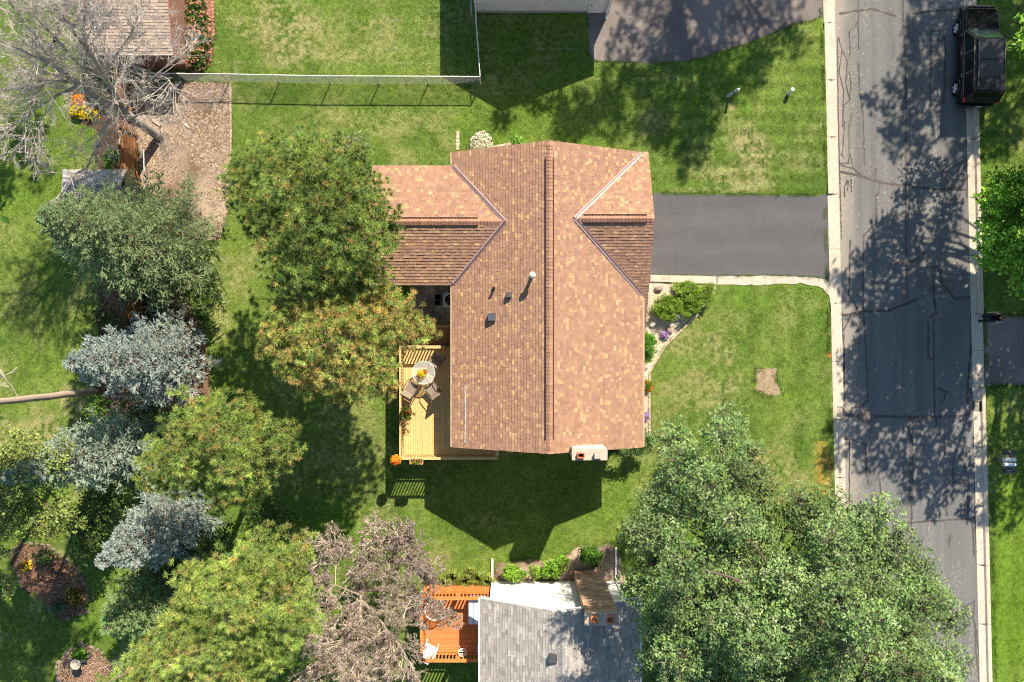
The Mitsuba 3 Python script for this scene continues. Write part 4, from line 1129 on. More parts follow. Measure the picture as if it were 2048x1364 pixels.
P2 = [(540, 600), (600, 545), (650, 560), (700, 545), (760, 560), (800, 570), (835, 590), (855, 630), (880, 670), (862, 690), (820, 700), (808, 740), (790, 780), (760, 800), (720, 830), (690, 815), (640, 800), (600, 790), (560, 770), (545, 740), (520, 720), (505, 700), (530, 650)]
pine('pine with yellow and rusty orange needles beside the yellow deck', P2, 7.0, 9.5, (752, 690), 202, [0.7, 1.3, 3.2, .7, 4.4, 1.8], sp=.52, col_mul=1.25)
P3 = [(250, 930), (300, 880), (315, 850), (350, 820), (352, 775), (385, 765), (400, 800), (450, 770), (500, 790), (530, 830), (560, 830), (590, 850), (612, 890), (590, 930), (560, 960), (530, 1000), (500, 1010), (460, 1030), (430, 1020), (400, 990), (340, 1010), (290, 985)]
pine('yellow green pine between the slender blue spruce and the back lawn', P3, 8.0, 11.0, (545, 860), 203, [2.2, 3.2, 3.2, 1.6, .7, .35], col_mul=1.05)
P4 = [(190, 1364), (230, 1310), (285, 1280), (320, 1240), (330, 1180), (345, 1130), (380, 1120), (430, 1110), (470, 1090), (520, 1045), (560, 1060), (600, 1065), (640, 1085), (630, 1130), (640, 1180), (650, 1220), (640, 1270), (600, 1300), (560, 1320), (540, 1364), (530, 1460), (180, 1460)]
pine('large light yellow green pine at the bottom edge of the picture', P4, 9.0, 12.0, (600, 1120), 204, [1.3, 2.8, 4.2, 1.0, .6, .2], sp=.54, col_mul=1.2, holes=[(528, 1190, 20), (560, 1085, 14)])
SH1 = [(455, 1040), (480, 1010), (520, 1020), (560, 1050), (545, 1085), (480, 1090)]

# low leafy shrub and vine under the pine edge
def leafy(name, label, cat, px, zmid, ztop, base_px, seed, pal, wts, sp=.5, n=12, rad=.42, L=.16, w=.085, rose=5, layers=((0, .95), (-.5, .8)), bump=.25, r0=.06, limb_keep=.5, group=None, bark=(.16, .12, .09), inset=.2, holes=(), power=.6, wood=True, mul=1.0, flat=.7, lift=.5):
    r = np.random.default_rng(seed)
    k = thing(name, label, cat, group)
    poly, C = crown_points(px, zmid, ztop, sp, r, inset=inset, layers=layers, bump=bump, power=power)
    for hx, hy, hr in holes:
        s = (H - zmid) / (H - C[:, 2]); q = C[:, :2] * s[:, None]
        C = C[np.linalg.norm(q - W(hx, hy, zmid)[:2], axis=1) > hr / 40]
    C[:, 2] = np.maximum(C[:, 2], .15)
    base = W(*base_px)
    if wood:
        top = np.array([*(C[:, :2].mean(0) * .8 + base[:2] * .2), max(ztop - .4, zmid)])
        tr, lb = limbs(base, top, C, r, r0, limb_keep, bark)
        part('trunk' if r0 > .09 else 'stem', k, tr, bark, 'grain', True)
    P, d = scatter_ball(C, n, rad, r, flat)
    P, d = P.reshape(-1, 3), d.reshape(-1, 3)
    P[:, 2] = np.maximum(P[:, 2], .06)
    ax = unit(d * .6 + [0, 0, lift] + SUN / 2.2 * .15)
    cc = np.repeat(np.arange(len(C)), n)
    tone = pick(pal, wts, len(P), r, .12) * mul * (1 + .16 * r.normal(size=len(C))).clip(.6, 1.45)[cc][:, None]
    v, f, c = leaves(P, ax, tone, rose, L, w, r)
    part('crown' if name.endswith('tree') else 'foliage', k, MB().add(v, f, c), mat='leaf')
    if wood:
        v, f = tubes(np.repeat(C, n, 0)[::2], P[::2], .012, .006, 3); lb.add(v, f, bark)
        part('branches', k, lb, mat='rough', kind='stuff')
    return k
OAK = [(.165, .275, .10), (.215, .33, .125), (.31, .405, .20), (.11, .19, .068), (.25, .35, .10)]
OAKP = [(1238, 1120), (1268, 1075), (1285, 1012), (1268, 982), (1285, 950), (1300, 925), (1335, 905), (1340, 870), (1385, 855), (1410, 870), (1440, 832), (1475, 838), (1490, 858), (1530, 850), (1520, 885), (1540, 905), (1535, 950), (1555, 985), (1550, 1010), (1590, 1000), (1615, 978), (1650, 990), (1665, 1010),
        (1690, 1010), (1730, 1020), (1760, 1015), (1815, 1020), (1815, 1045), (1840, 1065), (1878, 1082), (1820, 1095), (1800, 1110), (1800, 1150), (1830, 1115), (1855, 1118), (1850, 1140), (1900, 1140), (1910, 1165), (1955, 1190), (1925, 1215), (1920, 1240), (1890, 1255), (1880, 1290), (1920, 1320), (1960, 1364), (1975, 1480), (1290, 1480), (1280, 1364), (1270, 1310), (1262, 1260), (1280, 1215), (1245, 1190), (1240, 1150)]
leafy('oak_tree', 'huge dark green leafy tree hanging over the street at the lower right', 'tree', OAKP, 8.2, 13.0, (1450, 1040), 210, OAK, [3, 3, 2.2, 1.6, 1.2], sp=1.3, n=165, rad=.92, L=.125, w=.066, rose=7,
      layers=((0, .95), (-1.5, .8), (-3.0, .6)), bump=1.0, r0=.36, limb_keep=.8, bark=(.16, .13, .11), inset=.12, holes=[(1430, 940, 18), (1400, 1060, 12), (1672, 1225, 16), (1620, 1050, 10), (1690, 1180, 10)], flat=.65)
LIME = [(.22, .46, .055), (.30, .54, .08), (.15, .34, .04), (.38, .58, .12)]
RT = [(1945, 520), (1962, 470), (1950, 430), (1952, 395), (1975, 370), (1985, 335), (2030, 322), (2100, 310), (2180, 340), (2200, 480), (2150, 620), (2070, 610), (2020, 560), (1985, 555), (1960, 545)]
leafy('tree', 'bright green maple at the right edge overhanging the street', 'tree', RT, 5.0, 7.5, (2010, 470), 211, LIME, [3, 3, 2, 1], sp=.7, n=36, rad=.55, L=.22, w=.11, rose=5, layers=((0, .95), (-1.0, .75), (-2.0, .5)), bump=.5, r0=.2, inset=.3)
leafy('tree', 'small sprig of bright green crown at the top of the right edge', 'tree', [(2030, 60), (2042, 30), (2080, 10), (2160, 40), (2160, 140), (2080, 150), (2036, 115)], 5.0, 6.0, (2090, 150), 212, LIME, [3, 3, 2, 1], sp=.7, n=16, rad=.5, L=.22, w=.11, rose=5, layers=((0, .9), (-1.0, .6)), r0=.14, inset=.3)

# trees beyond the frame whose shadows fall into it
def away(label, shadow_px, seed, x0, pal, sp=.95, n=14, thick=(.06, .03), keep=.8, L=.30, w=.17, trunk_px=None, gap=.35):
    "a crown placed by the shadow it casts: shadow outline (photo pixels) and height x0 * H above the ground"
    r = np.random.default_rng(seed)
    k = thing('tree', label, 'tree')
    poly = GP(shadow_px)
    p = hexpts(poly, sp, r, .25); p = p[r.random(len(p)) < keep]
    # gaps by noise
    g = meshkit.fbm(np.column_stack([p * .55, np.full(len(p), seed * 1.7)]), 3, seed)
    p = p[g > gap]
    z = H * (x0 + r.uniform(-thick[1], thick[0], len(p)))
    for _ in range(20):                                        # branches that would reach into the frame sit higher in the crown
        C = np.column_stack([p[:, 0] + SUN[0] * z, p[:, 1] + SUN[1] * z, z])
        ix, iy = np.abs(C[:, 0]) / (H - z) * F, np.abs(C[:, 1]) / (H - z) * F
        bad = (ix < 1024 + 50) & (iy < 682 + 50)
        z = np.where(bad, z + .6, z)
    C = C[~bad & (z < 21)]
    if trunk_px is not None:
        base = W(*trunk_px)
        top = np.array([C[:, 0].mean(), C[:, 1].mean(), H * x0])
        tr, lb = limbs(base, top, C, r, .26, .7, BARK)
        part('trunk', k, tr, BARK, 'grain', True); part('branches', k, lb, mat='rough', kind='stuff')
    P, d = scatter_ball(C, n, .62, r, .7)
    P, d = P.reshape(-1, 3), d.reshape(-1, 3)
    v, f, c = leaves(P, unit(d * .6 + [0, 0, .5]), pick(pal, [1] * len(pal), len(P), r), 5, L, w, r)
    part('crown', k, MB().add(v, f, c), mat='leaf')
    return k
away('tall leafy tree beyond the upper right corner shading the parked vehicle', [(1730, 335), (1770, 300), (1745, 250), (1740, 200), (1770, 170), (1745, 130), (1790, 90), (1800, 50), (1830, -40), (2300, -60), (2300, 300), (2100, 330), (1960, 330), (1930, 370), (1890, 380), (1880, 350), (1840, 340), (1820, 310), (1780, 350)], 221, .26, OAK, trunk_px=(2230, -180), keep=1.0, gap=.30, n=18)
away('leafy tree beyond the right edge casting the broken shade over the middle of the street', [(1690, 800), (1680, 740), (1720, 690), (1700, 640), (1670, 600), (1665, 530), (1700, 500), (1735, 470), (1760, 430), (1790, 380), (1810, 370), (1830, 395), (1840, 440), (1850, 480), (1870, 380), (1910, 390), (1920, 430), (1910, 470), (1930, 540), (1960, 560), (2060, 540), (2200, 560), (2200, 900), (2060, 1040), (2020, 1080), (1985, 1080), (1960, 1070), (1930, 1040), (1850, 1030), (1800, 1010), (1790, 960), (1760, 950), (1735, 970), (1700, 940), (1650, 960), (1640, 900), (1630, 830), (1655, 780), (1660, 850)], 222, .19, OAK, trunk_px=(2120, 330), keep=.9, gap=.36, sp=.82, n=16)
away('tall tree beyond the top edge shading the worn grey driveway', [(1195, -40), (1230, 20), (1200, 60), (1215, 130), (1190, 200), (1210, 260), (1260, 290), (1330, 310), (1345, 350), (1365, 380), (1385, 350), (1430, 300), (1425, 240), (1500, 150), (1540, 190), (1560, 130), (1590, 160), (1610, 90), (1600, 40), (1640, 0), (1640, -80), (1200, -80)], 223, .30, OAK, trunk_px=(1560, -420), keep=1.0, gap=.36, n=18, L=.26, w=.14)
away('tree beyond the top edge shading the lawn between the white house and the brown roof', [(930, 170), (960, 190), (985, 260), (1040, 270), (1060, 240), (1100, 290), (1160, 280), (1190, 250), (1180, 190), (1100, 170), (1010, 180)], 224, .28, OAK, trunk_px=(1180, -260), keep=1.0, gap=.34, n=18)
away('tall dense tree beyond the top edge throwing long fingers of shade on the upper lawn', [(1170, 120), (1300, 130), (1420, 115), (1560, 100), (1520, 170), (1440, 220), (1425, 320), (1395, 330), (1375, 375), (1355, 340), (1330, 290), (1250, 285), (1150, 280), (1080, 285), (1120, 200)], 228, .33, OAK, trunk_px=(1380, -480), keep=1.0, gap=.29, n=18)
away('tall tree beyond the lower left edge shading the dark lawn', [(-60, 1205), (60, 1215), (150, 1240), (170, 1290), (120, 1320), (110, 1400), (-60, 1420)], 226, .26, DKG, trunk_px=(-130, 1040), keep=1.0, gap=.26, n=18)
away('dark tree beyond the upper left corner shading the garden lawn', [(-60, 240), (10, 220), (60, 240), (110, 235), (95, 300), (85, 380), (40, 430), (-40, 440)], 225, .25, DKG, trunk_px=(170, -130), keep=.9, gap=.3)
# ---- spruces
def spruce(label, base_px, h, R, seed, pal, wts, droop=.15, wh=.34, nb=10, twig=.42, nl=28, L=.075, w=.026, tipc=1.0, zlow=.6, lean=(0, 0), gap=.10, mul=1.0, power=.85):
    r = np.random.default_rng(seed)
    k = thing('spruce_tree', label, 'tree')
    base = W(*base_px)
    top = base + [lean[0], lean[1], h]
    tt = np.linspace(0, 1, 9)[:, None]
    part('trunk', k, path(base + (top - base) * tt, .17 * (1 - .93 * tt[:, 0]), 8), BARK, 'grain', True)
    S0, S1, rad, TW, TD, TT = [], [], [], [], [], []
    z = zlow
    while z < h - .05:
        t = z / h
        Rz = R * (1 - t) ** power * (1 if t > .18 else .85 + .15 * t / .18)
        n = max(4, int(nb * (.55 + .45 * (1 - t))))
        a0 = r.uniform(0, 6.28)
        for i in range(n):
            if r.random() < gap: continue
            a = a0 + i * 2 * math.pi / n + r.normal(0, .18)
            Lb = max(.16, Rz * r.uniform(.72, 1.12)); zz = z + r.normal(0, .08)
            o = base + (top - base) * min(1, max(0, zz / h)); e = np.array([math.cos(a), math.sin(a), 0])
            m = 6; s = np.linspace(0, 1, m)
            rise = (.55 * t - droop) * Lb
            pts = o + np.outer(s, e) * Lb + np.outer(s * rise + .10 * Lb * s ** 2 - .12 * Lb * np.sin(s * 3.14) * (1 - t), [0, 0, 1])
            S0.append(pts[:-1]); S1.append(pts[1:]); rad.append((.028 * Lb / R + .008) * (1 - s[:-1] * .75))
            # side twigs
            nt_ = max(3, int(Lb / .15))
            for j in range(nt_):
                u = (j + r.random()) / nt_
                if u < .16: continue
                q = pts[0] + (pts[-1] - pts[0]) * u + [0, 0, (.10 * u * u - .12 * math.sin(u * 3.14) * (1 - t) - .10 * u) * Lb * .8]
                sd = 1 if j % 2 else -1
                an = a + sd * r.uniform(.45, .95)
                ln = twig * r.uniform(.55, 1.1) * (1.08 - .6 * u) * min(1, .45 + Lb / R)
                d = np.array([math.cos(an), math.sin(an), r.normal(.10, .16)])
                TW.append(q); TD.append(d * ln); TT.append(u)
            TW.append(pts[-2]); TD.append((pts[-1] - pts[-2]) * 1.5 + e * .06); TT.append(1.0)
        z += wh * r.uniform(.75, 1.2) * (.6 + .4 * (1 - t))
    TW, TD, TT = A(TW), A(TD), A(TT)
    sub0 = np.vstack([TW + TD * a for a in (.45, .6)]); sgn = r.choice([-1, 1], len(sub0))[:, None]
    dd = np.vstack([TD, TD]); perp = np.column_stack([-dd[:, 1], dd[:, 0], np.zeros(len(dd))])
    TW = np.vstack([TW, sub0]); TD = np.vstack([TD, dd * .42 + perp * .36 * sgn + [0, 0, .02]]); TT = np.concatenate([TT, TT, TT])
    # needles all along the twigs
    n = len(TW); ln = np.linalg.norm(TD, axis=1); d = TD / ln[:, None]
    s = (np.arange(nl)[None, :] + r.random((n, nl))) / nl
    P = TW[:, None] + TD[:, None] * s[..., None]
    side = unit(np.cross(d, [0, 0, 1])); up = np.cross(side, d)
    ph = r.uniform(0, 6.28, (n, nl, 1))
    nd = unit((side[:, None] * np.cos(ph) + up[:, None] * np.sin(ph) * .8) * .75 + d[:, None] * .75 + [0, 0, .15])
    tip = P + nd * L * r.uniform(.75, 1.15, (n, nl, 1))
    wd = unit(np.cross(nd, r.normal(size=nd.shape))) * w / 2
    V = np.stack([P - wd, P + wd, tip], 2).reshape(-1, 3)
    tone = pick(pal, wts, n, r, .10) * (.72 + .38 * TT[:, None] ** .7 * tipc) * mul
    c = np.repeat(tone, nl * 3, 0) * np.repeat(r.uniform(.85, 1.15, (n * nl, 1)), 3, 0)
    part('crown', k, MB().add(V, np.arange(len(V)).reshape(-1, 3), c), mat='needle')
    v, f = tubes(np.vstack(S0), np.vstack(S1), np.concatenate(rad), np.concatenate(rad) * .8, 4)
    v2, f2 = tubes(TW[:n // 3], (TW + TD * .9)[:n // 3], .008, .004, 3)
    part('branches', k, MB().add(v, f, (.20, .15, .12)).add(v2, f2, (.24, .19, .15)), mat='rough', kind='stuff')
    return k
BLUE = [(.37, .45, .44), (.45, .53, .52), (.29, .38, .36), (.52, .57, .54)]
BLUG = [(.36, .465, .385), (.43, .53, .45), (.28, .385, .31), (.50, .57, .50)]
GRNS = [(.26, .37, .18), (.33, .43, .22), (.19, .29, .14), (.40, .47, .26)]
spruce('large green spruce between the grey shed and the blue spruce', (345, 505), 9.6, 3.9, 231, GRNS, [3, 3, 2, 1], nb=14, wh=.36, twig=.60, L=.065, w=.026, gap=.06, lean=(-.9, .35))
spruce('broad silvery blue spruce below the green spruce', (352, 714), 9.6, 2.7, 232, BLUE, [3, 3, 2, 1], nb=12, wh=.46, twig=.56, gap=.10, L=.07, w=.030)
spruce('slender pale blue green spruce left of the yellow green pine', (283, 882), 10.6, 2.3, 233, BLUG, [3, 3, 2, 1], nb=12, wh=.42, twig=.50, gap=.08, L=.065, w=.028)
spruce('shaded silvery blue spruce below the yellow green pine', (380, 1028), 8.6, 2.2, 234, BLUE, [3, 3, 2, 1], nb=13, wh=.46, twig=.54, gap=.10, L=.07, w=.030)
CED = [(.26, .41, .17), (.33, .47, .21), (.20, .32, .13)]
spruce('feathery light green cedar at the left side of the bottom pine', (322, 1180), 5.4, 2.1, 235, CED, [3, 3, 2], nb=14, wh=.24, twig=.5, nl=22, L=.075, w=.016, gap=.04)
spruce('lower feathery cedar among the branches of the bottom pine', (330, 1290), 5.0, 1.9, 236, CED, [3, 3, 2], nb=13, wh=.25, twig=.5, nl=22, L=.075, w=.016, gap=.05)

# ---- other leafy trees and shrubs
YG = [(.20, .28, .075), (.27, .34, .10), (.14, .215, .06), (.36, .40, .15)]
leafy('tree', 'yellow green leafy tree on the left edge beside the slender blue green spruce', 'tree', [(-60, 880), (0, 870), (50, 850), (110, 870), (150, 890), (165, 930), (120, 970), (150, 1000), (185, 1040), (150, 1075), (100, 1100), (60, 1080), (30, 1110), (-60, 1100)], 7.0, 10.0, (190, 940), 241, YG, [3, 3, 2, 1], sp=.7, n=20, rad=.5, L=.14, w=.075, rose=6, layers=((0, .9), (-1.0, .8), (-2.2, .6)), bump=.5, r0=.15)
leafy('tree', 'yellowish branch of a leafy tree reaching in at the left edge above the dark lawn', 'tree', [(-60, 1130), (0, 1140), (40, 1165), (35, 1190), (5, 1205), (-60, 1210)], 6.0, 7.0, (-60, 1090), 242, YG, [1, 2, 1, 3], sp=.6, n=16, rad=.45, L=.14, w=.075, rose=6, layers=((0, .9), (-1, .6)), r0=.12)
leafy('shrub', 'small grey green dogwood peeking out above the dark green pine', 'shrub', [(640, 275), (660, 252), (700, 265), (710, 250), (740, 255), (752, 290), (745, 330), (700, 330), (650, 310)], 2.6, 3.2, (735, 330), 243, [(.22, .28, .14), (.30, .36, .2), (.12, .18, .06)], [3, 2, 2], sp=.42, n=14, rad=.34, L=.12, w=.06, r0=.05)
leafy('shrub', 'dark shaded shrubs under the yellow green pine by the back lawn', 'shrub', [(470, 1000), (560, 990), (600, 1040), (560, 1060), (500, 1060)], 1.0, 1.5, (530, 1030), 244, DKG, [1, 1, 1], sp=.5, n=10, r0=.04)
leafy('shrub', 'glossy green shrub behind the wooden fence', 'shrub', [(198, 300), (215, 290), (235, 300), (237, 330), (225, 345), (203, 335)], 1.2, 1.6, (225, 322), 245, [(.14, .28, .04), (.19, .34, .06), (.09, .19, .03)], [2, 2, 1], sp=.35, n=14, rad=.3, L=.16, w=.09, r0=.03)
leafy('shrub', 'leafy green shrub between the blue spruce and the slender spruce', 'shrub', [(163, 810), (200, 790), (250, 795), (255, 820), (215, 840), (170, 865)], 1.2, 1.7, (215, 825), 246, [(.09, .18, .03), (.13, .24, .04), (.06, .12, .02)], [2, 2, 1], sp=.4, n=14, rad=.36, L=.17, w=.09, r0=.03)
leafy('shrub', 'green hosta clump in the stone edged bed at the bottom left', 'shrub', [(148, 1310), (160, 1296), (170, 1305), (165, 1318), (152, 1320)], .3, .5, (160, 1309), 247, [(.13, .30, .04), (.10, .22, .03)], [1, 1], sp=.22, n=10, rad=.18, L=.18, w=.08, wood=False)
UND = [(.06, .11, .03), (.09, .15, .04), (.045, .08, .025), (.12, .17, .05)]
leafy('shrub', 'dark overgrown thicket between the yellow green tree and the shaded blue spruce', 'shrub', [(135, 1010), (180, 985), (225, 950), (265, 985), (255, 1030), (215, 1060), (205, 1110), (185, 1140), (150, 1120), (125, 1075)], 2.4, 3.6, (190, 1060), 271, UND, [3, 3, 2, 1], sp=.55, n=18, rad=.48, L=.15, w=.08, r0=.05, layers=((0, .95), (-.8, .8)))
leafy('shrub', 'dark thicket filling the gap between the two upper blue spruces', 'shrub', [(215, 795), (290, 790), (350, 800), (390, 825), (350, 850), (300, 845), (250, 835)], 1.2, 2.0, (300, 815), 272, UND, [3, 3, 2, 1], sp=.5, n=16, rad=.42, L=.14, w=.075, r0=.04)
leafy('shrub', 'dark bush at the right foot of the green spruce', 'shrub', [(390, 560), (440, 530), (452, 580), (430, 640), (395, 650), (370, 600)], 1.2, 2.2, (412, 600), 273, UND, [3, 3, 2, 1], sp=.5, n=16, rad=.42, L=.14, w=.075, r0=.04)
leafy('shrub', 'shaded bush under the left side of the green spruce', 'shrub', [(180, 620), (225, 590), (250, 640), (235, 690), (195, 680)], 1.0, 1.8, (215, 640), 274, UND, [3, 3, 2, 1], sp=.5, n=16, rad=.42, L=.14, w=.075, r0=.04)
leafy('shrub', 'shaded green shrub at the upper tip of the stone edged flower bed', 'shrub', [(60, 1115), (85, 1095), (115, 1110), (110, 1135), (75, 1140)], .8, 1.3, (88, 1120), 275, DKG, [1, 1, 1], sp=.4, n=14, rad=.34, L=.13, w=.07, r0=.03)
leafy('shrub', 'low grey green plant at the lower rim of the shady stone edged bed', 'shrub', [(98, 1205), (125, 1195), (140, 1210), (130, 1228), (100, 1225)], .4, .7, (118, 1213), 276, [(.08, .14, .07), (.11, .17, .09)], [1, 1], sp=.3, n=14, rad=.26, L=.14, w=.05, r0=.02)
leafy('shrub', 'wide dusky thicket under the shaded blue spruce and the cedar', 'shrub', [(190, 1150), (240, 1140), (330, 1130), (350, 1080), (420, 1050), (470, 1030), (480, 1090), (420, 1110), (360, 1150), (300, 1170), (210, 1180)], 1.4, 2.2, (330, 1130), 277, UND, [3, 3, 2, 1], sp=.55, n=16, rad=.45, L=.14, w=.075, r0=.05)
JUN = [(.19, .33, .04), (.25, .39, .055), (.13, .24, .03), (.30, .38, .08)]
leafy('shrub', 'bright lime green shrub by the dark driveway, larger of the two', 'shrub', [(1345, 566), (1380, 562), (1432, 566), (1428, 590), (1412, 612), (1392, 630), (1368, 640), (1352, 615), (1345, 590)], .45, .75, (1388, 598), 248, JUN, [3, 3, 2, .6], sp=.27, n=40, rad=.27, L=.08, w=.038, rose=6, r0=.03, inset=.12, layers=((0, 1), (-.3, .9)), bump=.12)
leafy('shrub', 'bright lime green shrub next to the pale rocks, smaller of the two', 'shrub', [(1303, 618), (1312, 600), (1335, 580), (1350, 592), (1365, 612), (1352, 640), (1342, 648), (1320, 636)], .4, .7, (1335, 612), 249, JUN, [3, 3, 2, .8], sp=.27, n=40, rad=.27, L=.08, w=.038, rose=6, r0=.03, inset=.12, layers=((0, 1), (-.3, .9)), bump=.12)
leafy('shrub', 'rounded vivid green bush against the brown roof edge', 'shrub', [(1270, 668), (1292, 662), (1312, 672), (1322, 692), (1312, 712), (1300, 728), (1270, 735)], 1.1, 1.5, (1290, 697), 250, [(.10, .30, .03), (.14, .37, .04), (.07, .2, .02)], [2, 2, 1], sp=.28, n=28, rad=.24, L=.08, w=.045, rose=6, r0=.03, inset=.12, layers=((0, 1), (-.3, .9)), bump=.14)
HED = [(.10, .20, .065), (.14, .25, .085), (.07, .145, .05)]
leafy('hedge', 'dark green hedge at the lower right corner of the brown roof', 'hedge', [(1270, 858), (1300, 856), (1307, 880), (1302, 905), (1275, 912), (1240, 915), (1212, 918), (1212, 890), (1270, 890)], 1.2, 1.5, (1290, 890), 251, HED, [2, 2, 1], sp=.32, n=26, rad=.28, L=.11, w=.06, rose=6, r0=.03, inset=.12, layers=((0, 1), (-.3, .9)), bump=.12)
BSH = [(.19, .38, .045), (.25, .43, .06), (.13, .27, .035), (.32, .42, .09)]
for i, (pg, b, lb) in enumerate((([(1002, 1150), (1015, 1132), (1035, 1128), (1052, 1145), (1045, 1158), (1010, 1160)], (1028, 1146), 'small green bush nearest the white downspout by the grey roofed house'),
        ([(1055, 1142), (1068, 1132), (1085, 1140), (1080, 1154), (1060, 1152)], (1070, 1144), 'tiny yellowish bush in the middle of the row by the white gable wall'),
        ([(1082, 1150), (1090, 1128), (1110, 1112), (1135, 1110), (1140, 1130), (1120, 1150), (1095, 1160)], (1112, 1134), 'spreading green bush beside the brick chimney base'),
        ([(1160, 1098), (1180, 1090), (1202, 1097), (1205, 1120), (1190, 1135), (1165, 1130)], (1184, 1114), 'darker round bush above the brick chimney'))):
    leafy('shrub', lb, 'shrub', pg, .6, .95, b, 260 + i, BSH if i < 3 else [(.07, .17, .03), (.10, .22, .035)], [2, 2, 1, .5][:4 if i < 3 else 2], sp=.27, n=20, rad=.24, L=.12, w=.075, rose=6, r0=.02, inset=.1, layers=((0, 1), (-.25, .8)), bump=.1)
leafy('shrub', 'light green shrub against the upper edge of the brown roof', 'shrub', [(1012, 288), (1025, 276), (1045, 272), (1052, 283), (1040, 292), (1015, 294)], .5, .8, (1034, 288), 266, [(.17, .33, .05), (.22, .38, .08)], [1, 1], sp=.25, n=14, rad=.22, L=.14, w=.08, rose=6, r0=.02, inset=.08)
r_ = np.random.default_rng(267)
k = thing('ornamental_grass', 'clumps of long yellow green grass by the orange deck', 'plant')
mb = MB()
for x, y, R in ((905, 1150, .55), (930, 1158, .6), (955, 1152, .6), (975, 1158, .5), (890, 1160, .4), (940, 1140, .4)):
    c = W(x, y); n = 170
    a = r_.uniform(0, 6.28, n); R_ = R * r_.uniform(.4, 1.1, n); hh = r_.uniform(.3, .7, n)
    e = np.column_stack([np.cos(a), np.sin(a), np.zeros(n)])
    p0 = c + e * .08; p1 = c + e * (R_ * .55)[:, None] + A([0, 0, 1]) * hh[:, None]; p2 = c + e * R_[:, None] + A([0, 0, 1]) * (hh * .7)[:, None]
    s = np.column_stack([-np.sin(a), np.cos(a), np.zeros(n)]) * .014
    V = np.stack([p0 - s, p0 + s, p1 + s, p1 - s, p2], 1).reshape(-1, 3)
    f = (np.array([[0, 1, 2], [0, 2, 3], [3, 2, 4]])[None] + (np.arange(n) * 5)[:, None, None]).reshape(-1, 3)
    mb.add(V, f, np.repeat(pick([(.22, .30, .06), (.30, .36, .10), (.14, .22, .04), (.38, .33, .12)], [3, 2, 2, 1], n, r_), 5, 0))
part('blades', k, mb, mat='leaf', kind='stuff')

# ---- branching trees: traced main limbs, then random forks
def fork(P, D, Ln, r, depth, spread, ratio, nb, zpull=.05, sides=3):
    segs = []
    for lev in range(depth):
        Q = P + D * Ln[:, None] * .5 + r.normal(0, .03, P.shape) * Ln[:, None]
        E = Q + unit(D + r.normal(0, .16, D.shape) + [0, 0, zpull]) * Ln[:, None] * .5
        segs.append((P, Q, lev)); segs.append((Q, E, lev))
        if lev == depth - 1:
            break
        nP, nD, nL = [], [], []
        for j in range(nb):
            u = r.uniform(.25, 1.0, (len(P), 1))
            S = np.where(u < .5, P + (Q - P) * u * 2, Q + (E - Q) * (u - .5) * 2)
            nP.append(S); nD.append(unit(D + r.normal(0, spread, D.shape) + [0, 0, zpull])); nL.append(Ln * ratio * r.uniform(.65, 1.25, len(P)))
        P, D, Ln = np.vstack(nP), np.vstack(nD), np.concatenate(nL)
    return segs

def traced_limb(pts_px, zs, r0, r1, seed):
    r = np.random.default_rng(seed)
    p = np.array([W(x, y, z) for (x, y), z in zip(pts_px, zs)])
    t = np.linspace(0, 1, len(p)); tt = np.linspace(0, 1, 4 * len(p))
    q = np.column_stack([np.interp(tt, t, p[:, i]) for i in range(3)]) + np.cumsum(r.normal(0, .012, (len(tt), 3)), 0) * [1, 1, 0]
    rad = r0 + (r1 - r0) * tt
    return q, rad

def twiggy(k, limbs_, r, n_side, L0, depth, spread, ratio, nb, rads, cols, zp=.05, start=.15, leafpal=None, leaf=None, dens=1.0):
    P, D, Ln = [], [], []
    for q, rad, nn in limbs_:
        u = r.uniform(start, 1, int(nn * n_side)) * (len(q) - 1.001)
        i = u.astype(int); fr = (u - i)[:, None]
        S = q[i] * (1 - fr) + q[i + 1] * fr
        d = unit(q[i + 1] - q[i])
        P.append(S); D.append(unit(d * .8 + r.normal(0, .6, d.shape) + [0, 0, .1])); Ln.append(L0 * r.uniform(.6, 1.2, len(S)) * (1 - .45 * u / len(q)))
    segs = fork(np.vstack(P), np.vstack(D), np.concatenate(Ln), r, depth, spread, ratio, nb, zp)
    mb = MB()
    for p, q, lev in segs:
        v, f = tubes(p, q, rads[lev], rads[lev] * .75, 3 if lev else 5)
        c = A(cols)[r.integers(0, len(cols), len(p))] * r.uniform(.8, 1.2, (len(p), 1))
        mb.add(v, f, np.repeat(c, len(v) // len(p), 0))
    part('twigs', k, mb, mat='rough', kind='stuff')
    return segs
GB_ = [(.52, .475, .435), (.43, .39, .36), (.60, .55, .51)]
k = thing('bare_tree', 'leafless pale grey tree with dense twigs in the upper left corner', 'tree')
r_ = np.random.default_rng(301)
